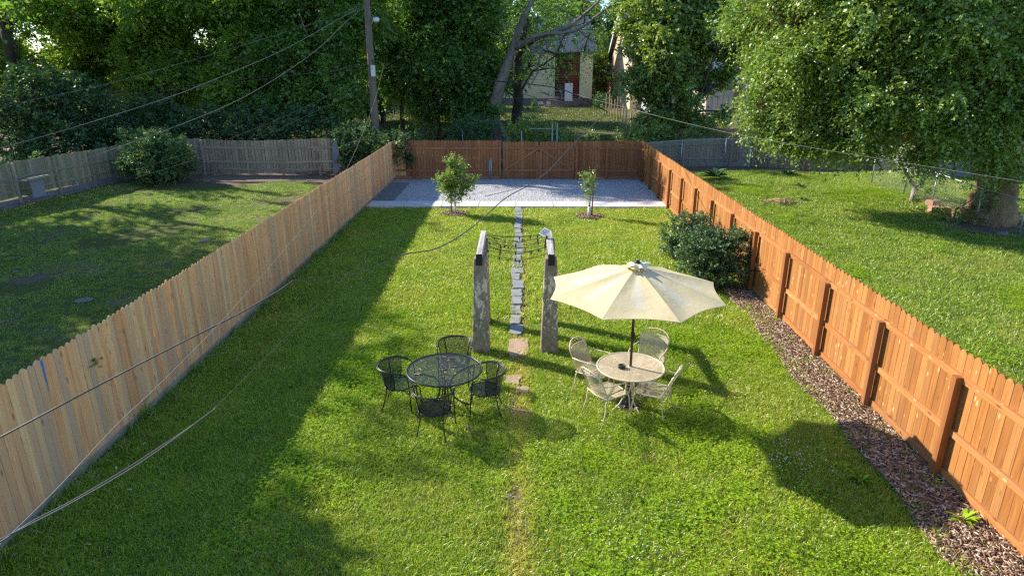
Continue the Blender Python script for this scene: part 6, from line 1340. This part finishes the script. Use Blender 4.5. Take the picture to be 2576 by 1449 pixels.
for _ in range(160): a_ = rr.uniform(0, 6.28); q_ = rr.gauss(0, .8); c_ = rr.choice((TB, TY)); lp.append((c_[0]+q_*cos(a_), c_[1]+q_*sin(a_), .07))
chip_cloud('fallen_leaves', lp, 'scattered dry brown leaves lying in the middle lawn', cat='leaves', size=(.03, .065), zoff=0)
def weed(u, v, n, L, wd, label, mat='clover', z=.0):
    g = G(u, v); r = np.random.default_rng(u+v); a = r.uniform(0, 2*pi, n); el = r.uniform(.15, .9, n); l = L*r.uniform(.6, 1.2, n)
    d = np.stack([np.cos(a)*np.cos(el), np.sin(a)*np.cos(el), np.sin(el)], -1); s = np.stack([-np.sin(a), np.cos(a), 0*a], -1)*wd*.5
    b = np.tile(np.array([g.x, g.y, g.z+.02+z]), (n, 1)); m1 = b+d*l[:, None]*.55; e = m1+(d*np.array([1, 1, .1]))*l[:, None]*.45; e[:, 2] = np.maximum(e[:, 2], g.z+.02)
    V = np.stack([b, m1+s, e, m1-s], 1).reshape(-1, 3); F = np.arange(n*4).reshape(n, 4)
    off = np.array(g); rt = empty('weed', tuple(g), label, 'weed'); place('leaves', np_mesh('leaves', V-off, F, r.uniform(0, 1, n)), M[mat], rt); return rt
weed(2165, 1212, 34, .20, .045, 'larger broad leaved weed in the umbrella shadow'); weed(2118, 1180, 22, .16, .035, 'smaller weed beside the larger one in the umbrella shadow')
weed(2420, 1312, 30, .24, .05, 'reddish leafy weed in the mulch at lower right'); weed(2340, 1215, 26, .16, .04, 'small weed by a post foot in the mulch at lower right'); weed(1945, 805, 24, .16, .04, 'green weed at the foot of the third orange fence post')
weed(1998, 758, 20, .16, .04, 'green sprout at the fence foot near the front shrub'); weed(1618, 1262, 26, .13, .035, 'dark weed alone in the near lawn'); weed(1985, 440, 34, .5, .12, 'leafy weed clump before the low wall at the back of the right lawn', 'leaf_privet')
weed(1800, 452, 60, .75, .14, 'mound of weeds by the far end of the orange fence', 'leaf_privet', .1); weed(2020, 505, 20, .25, .07, 'dark plantain nearer the brush pile on the right lawn', 'leaf_privet'); weed(2150, 512, 18, .22, .07, 'dark plantain left of the reddish blocks', 'leaf_privet')
weed(2010, 470, 22, .3, .08, 'dark plantain high on the right lawn', 'leaf_privet')
# sprigs growing on the tan fence
for (u, v, s_, lab) in ((239, 912, .10, 'little vine sprig growing through the tan fence near the camera'), (1068, 425, .16, 'vine sprig on the far end of the tan fence')):
    p = PX(u, v, XL+.04) if u < 1000 else PX(975, 505, XL+.05); r = np.random.default_rng(u); n = 16
    d = unit(np.stack([r.uniform(.2, .8, n), r.normal(0, 1, n), r.normal(0, 1, n)], -1)); b = np.array(p)+r.normal(0, s_*.5, (n, 3))*np.array([.1, 1, 1]); side = unit(np.cross(d, [1, .2, 0]))
    l = s_*.6; V = np.stack([b, b+d*l*.5+side*l*.3, b+d*l, b+d*l*.5-side*l*.3], 1).reshape(-1, 3)
    rt = empty('vine_sprig', tuple(p), lab, 'vine'); place('leaves', np_mesh('leaves', V-np.array(p), np.arange(n*4).reshape(n, 4), r.uniform(0, 1, n)), M['leaf_lime' if u < 1000 else 'leaf_shrub'], rt)
# clover flowers
def flowers(name, label, cl):
    r = random.Random(9); m = MB()
    for (u, v, s_, n_) in cl:
        g = G(u, v)
        for _ in range(n_):
            x, y = g.x+r.gauss(0, s_), g.y+r.gauss(0, s_*.8); z = r.uniform(.06, .10); R_ = r.uniform(.008, .012); b = len(m.v)
            for (a, c, e) in ((1, 0, 0), (-1, 0, 0), (0, 1, 0), (0, -1, 0), (0, 0, 1), (0, 0, -1)): m.v.append((x+a*R_, y+c*R_, z+e*R_))
            for f in ((0, 2, 4), (2, 1, 4), (1, 3, 4), (3, 0, 4), (2, 0, 5), (1, 2, 5), (3, 1, 5), (0, 3, 5)): m.face([b+i for i in f])
    return tag(m.build(name, M['petal']), label, 'flowers', kind='stuff')
flowers('clover_flowers', 'tiny white clover flowers dotted in the lawn', [(1960, 1160, .25, 60), (1990, 1120, .2, 20), (1650, 1340, .35, 40), (1620, 1390, .3, 30), (1850, 1000, .3, 14), (1560, 1300, .5, 14), (2000, 1180, .3, 30), (1500, 1400, .6, 12), (1750, 1250, .8, 14)])
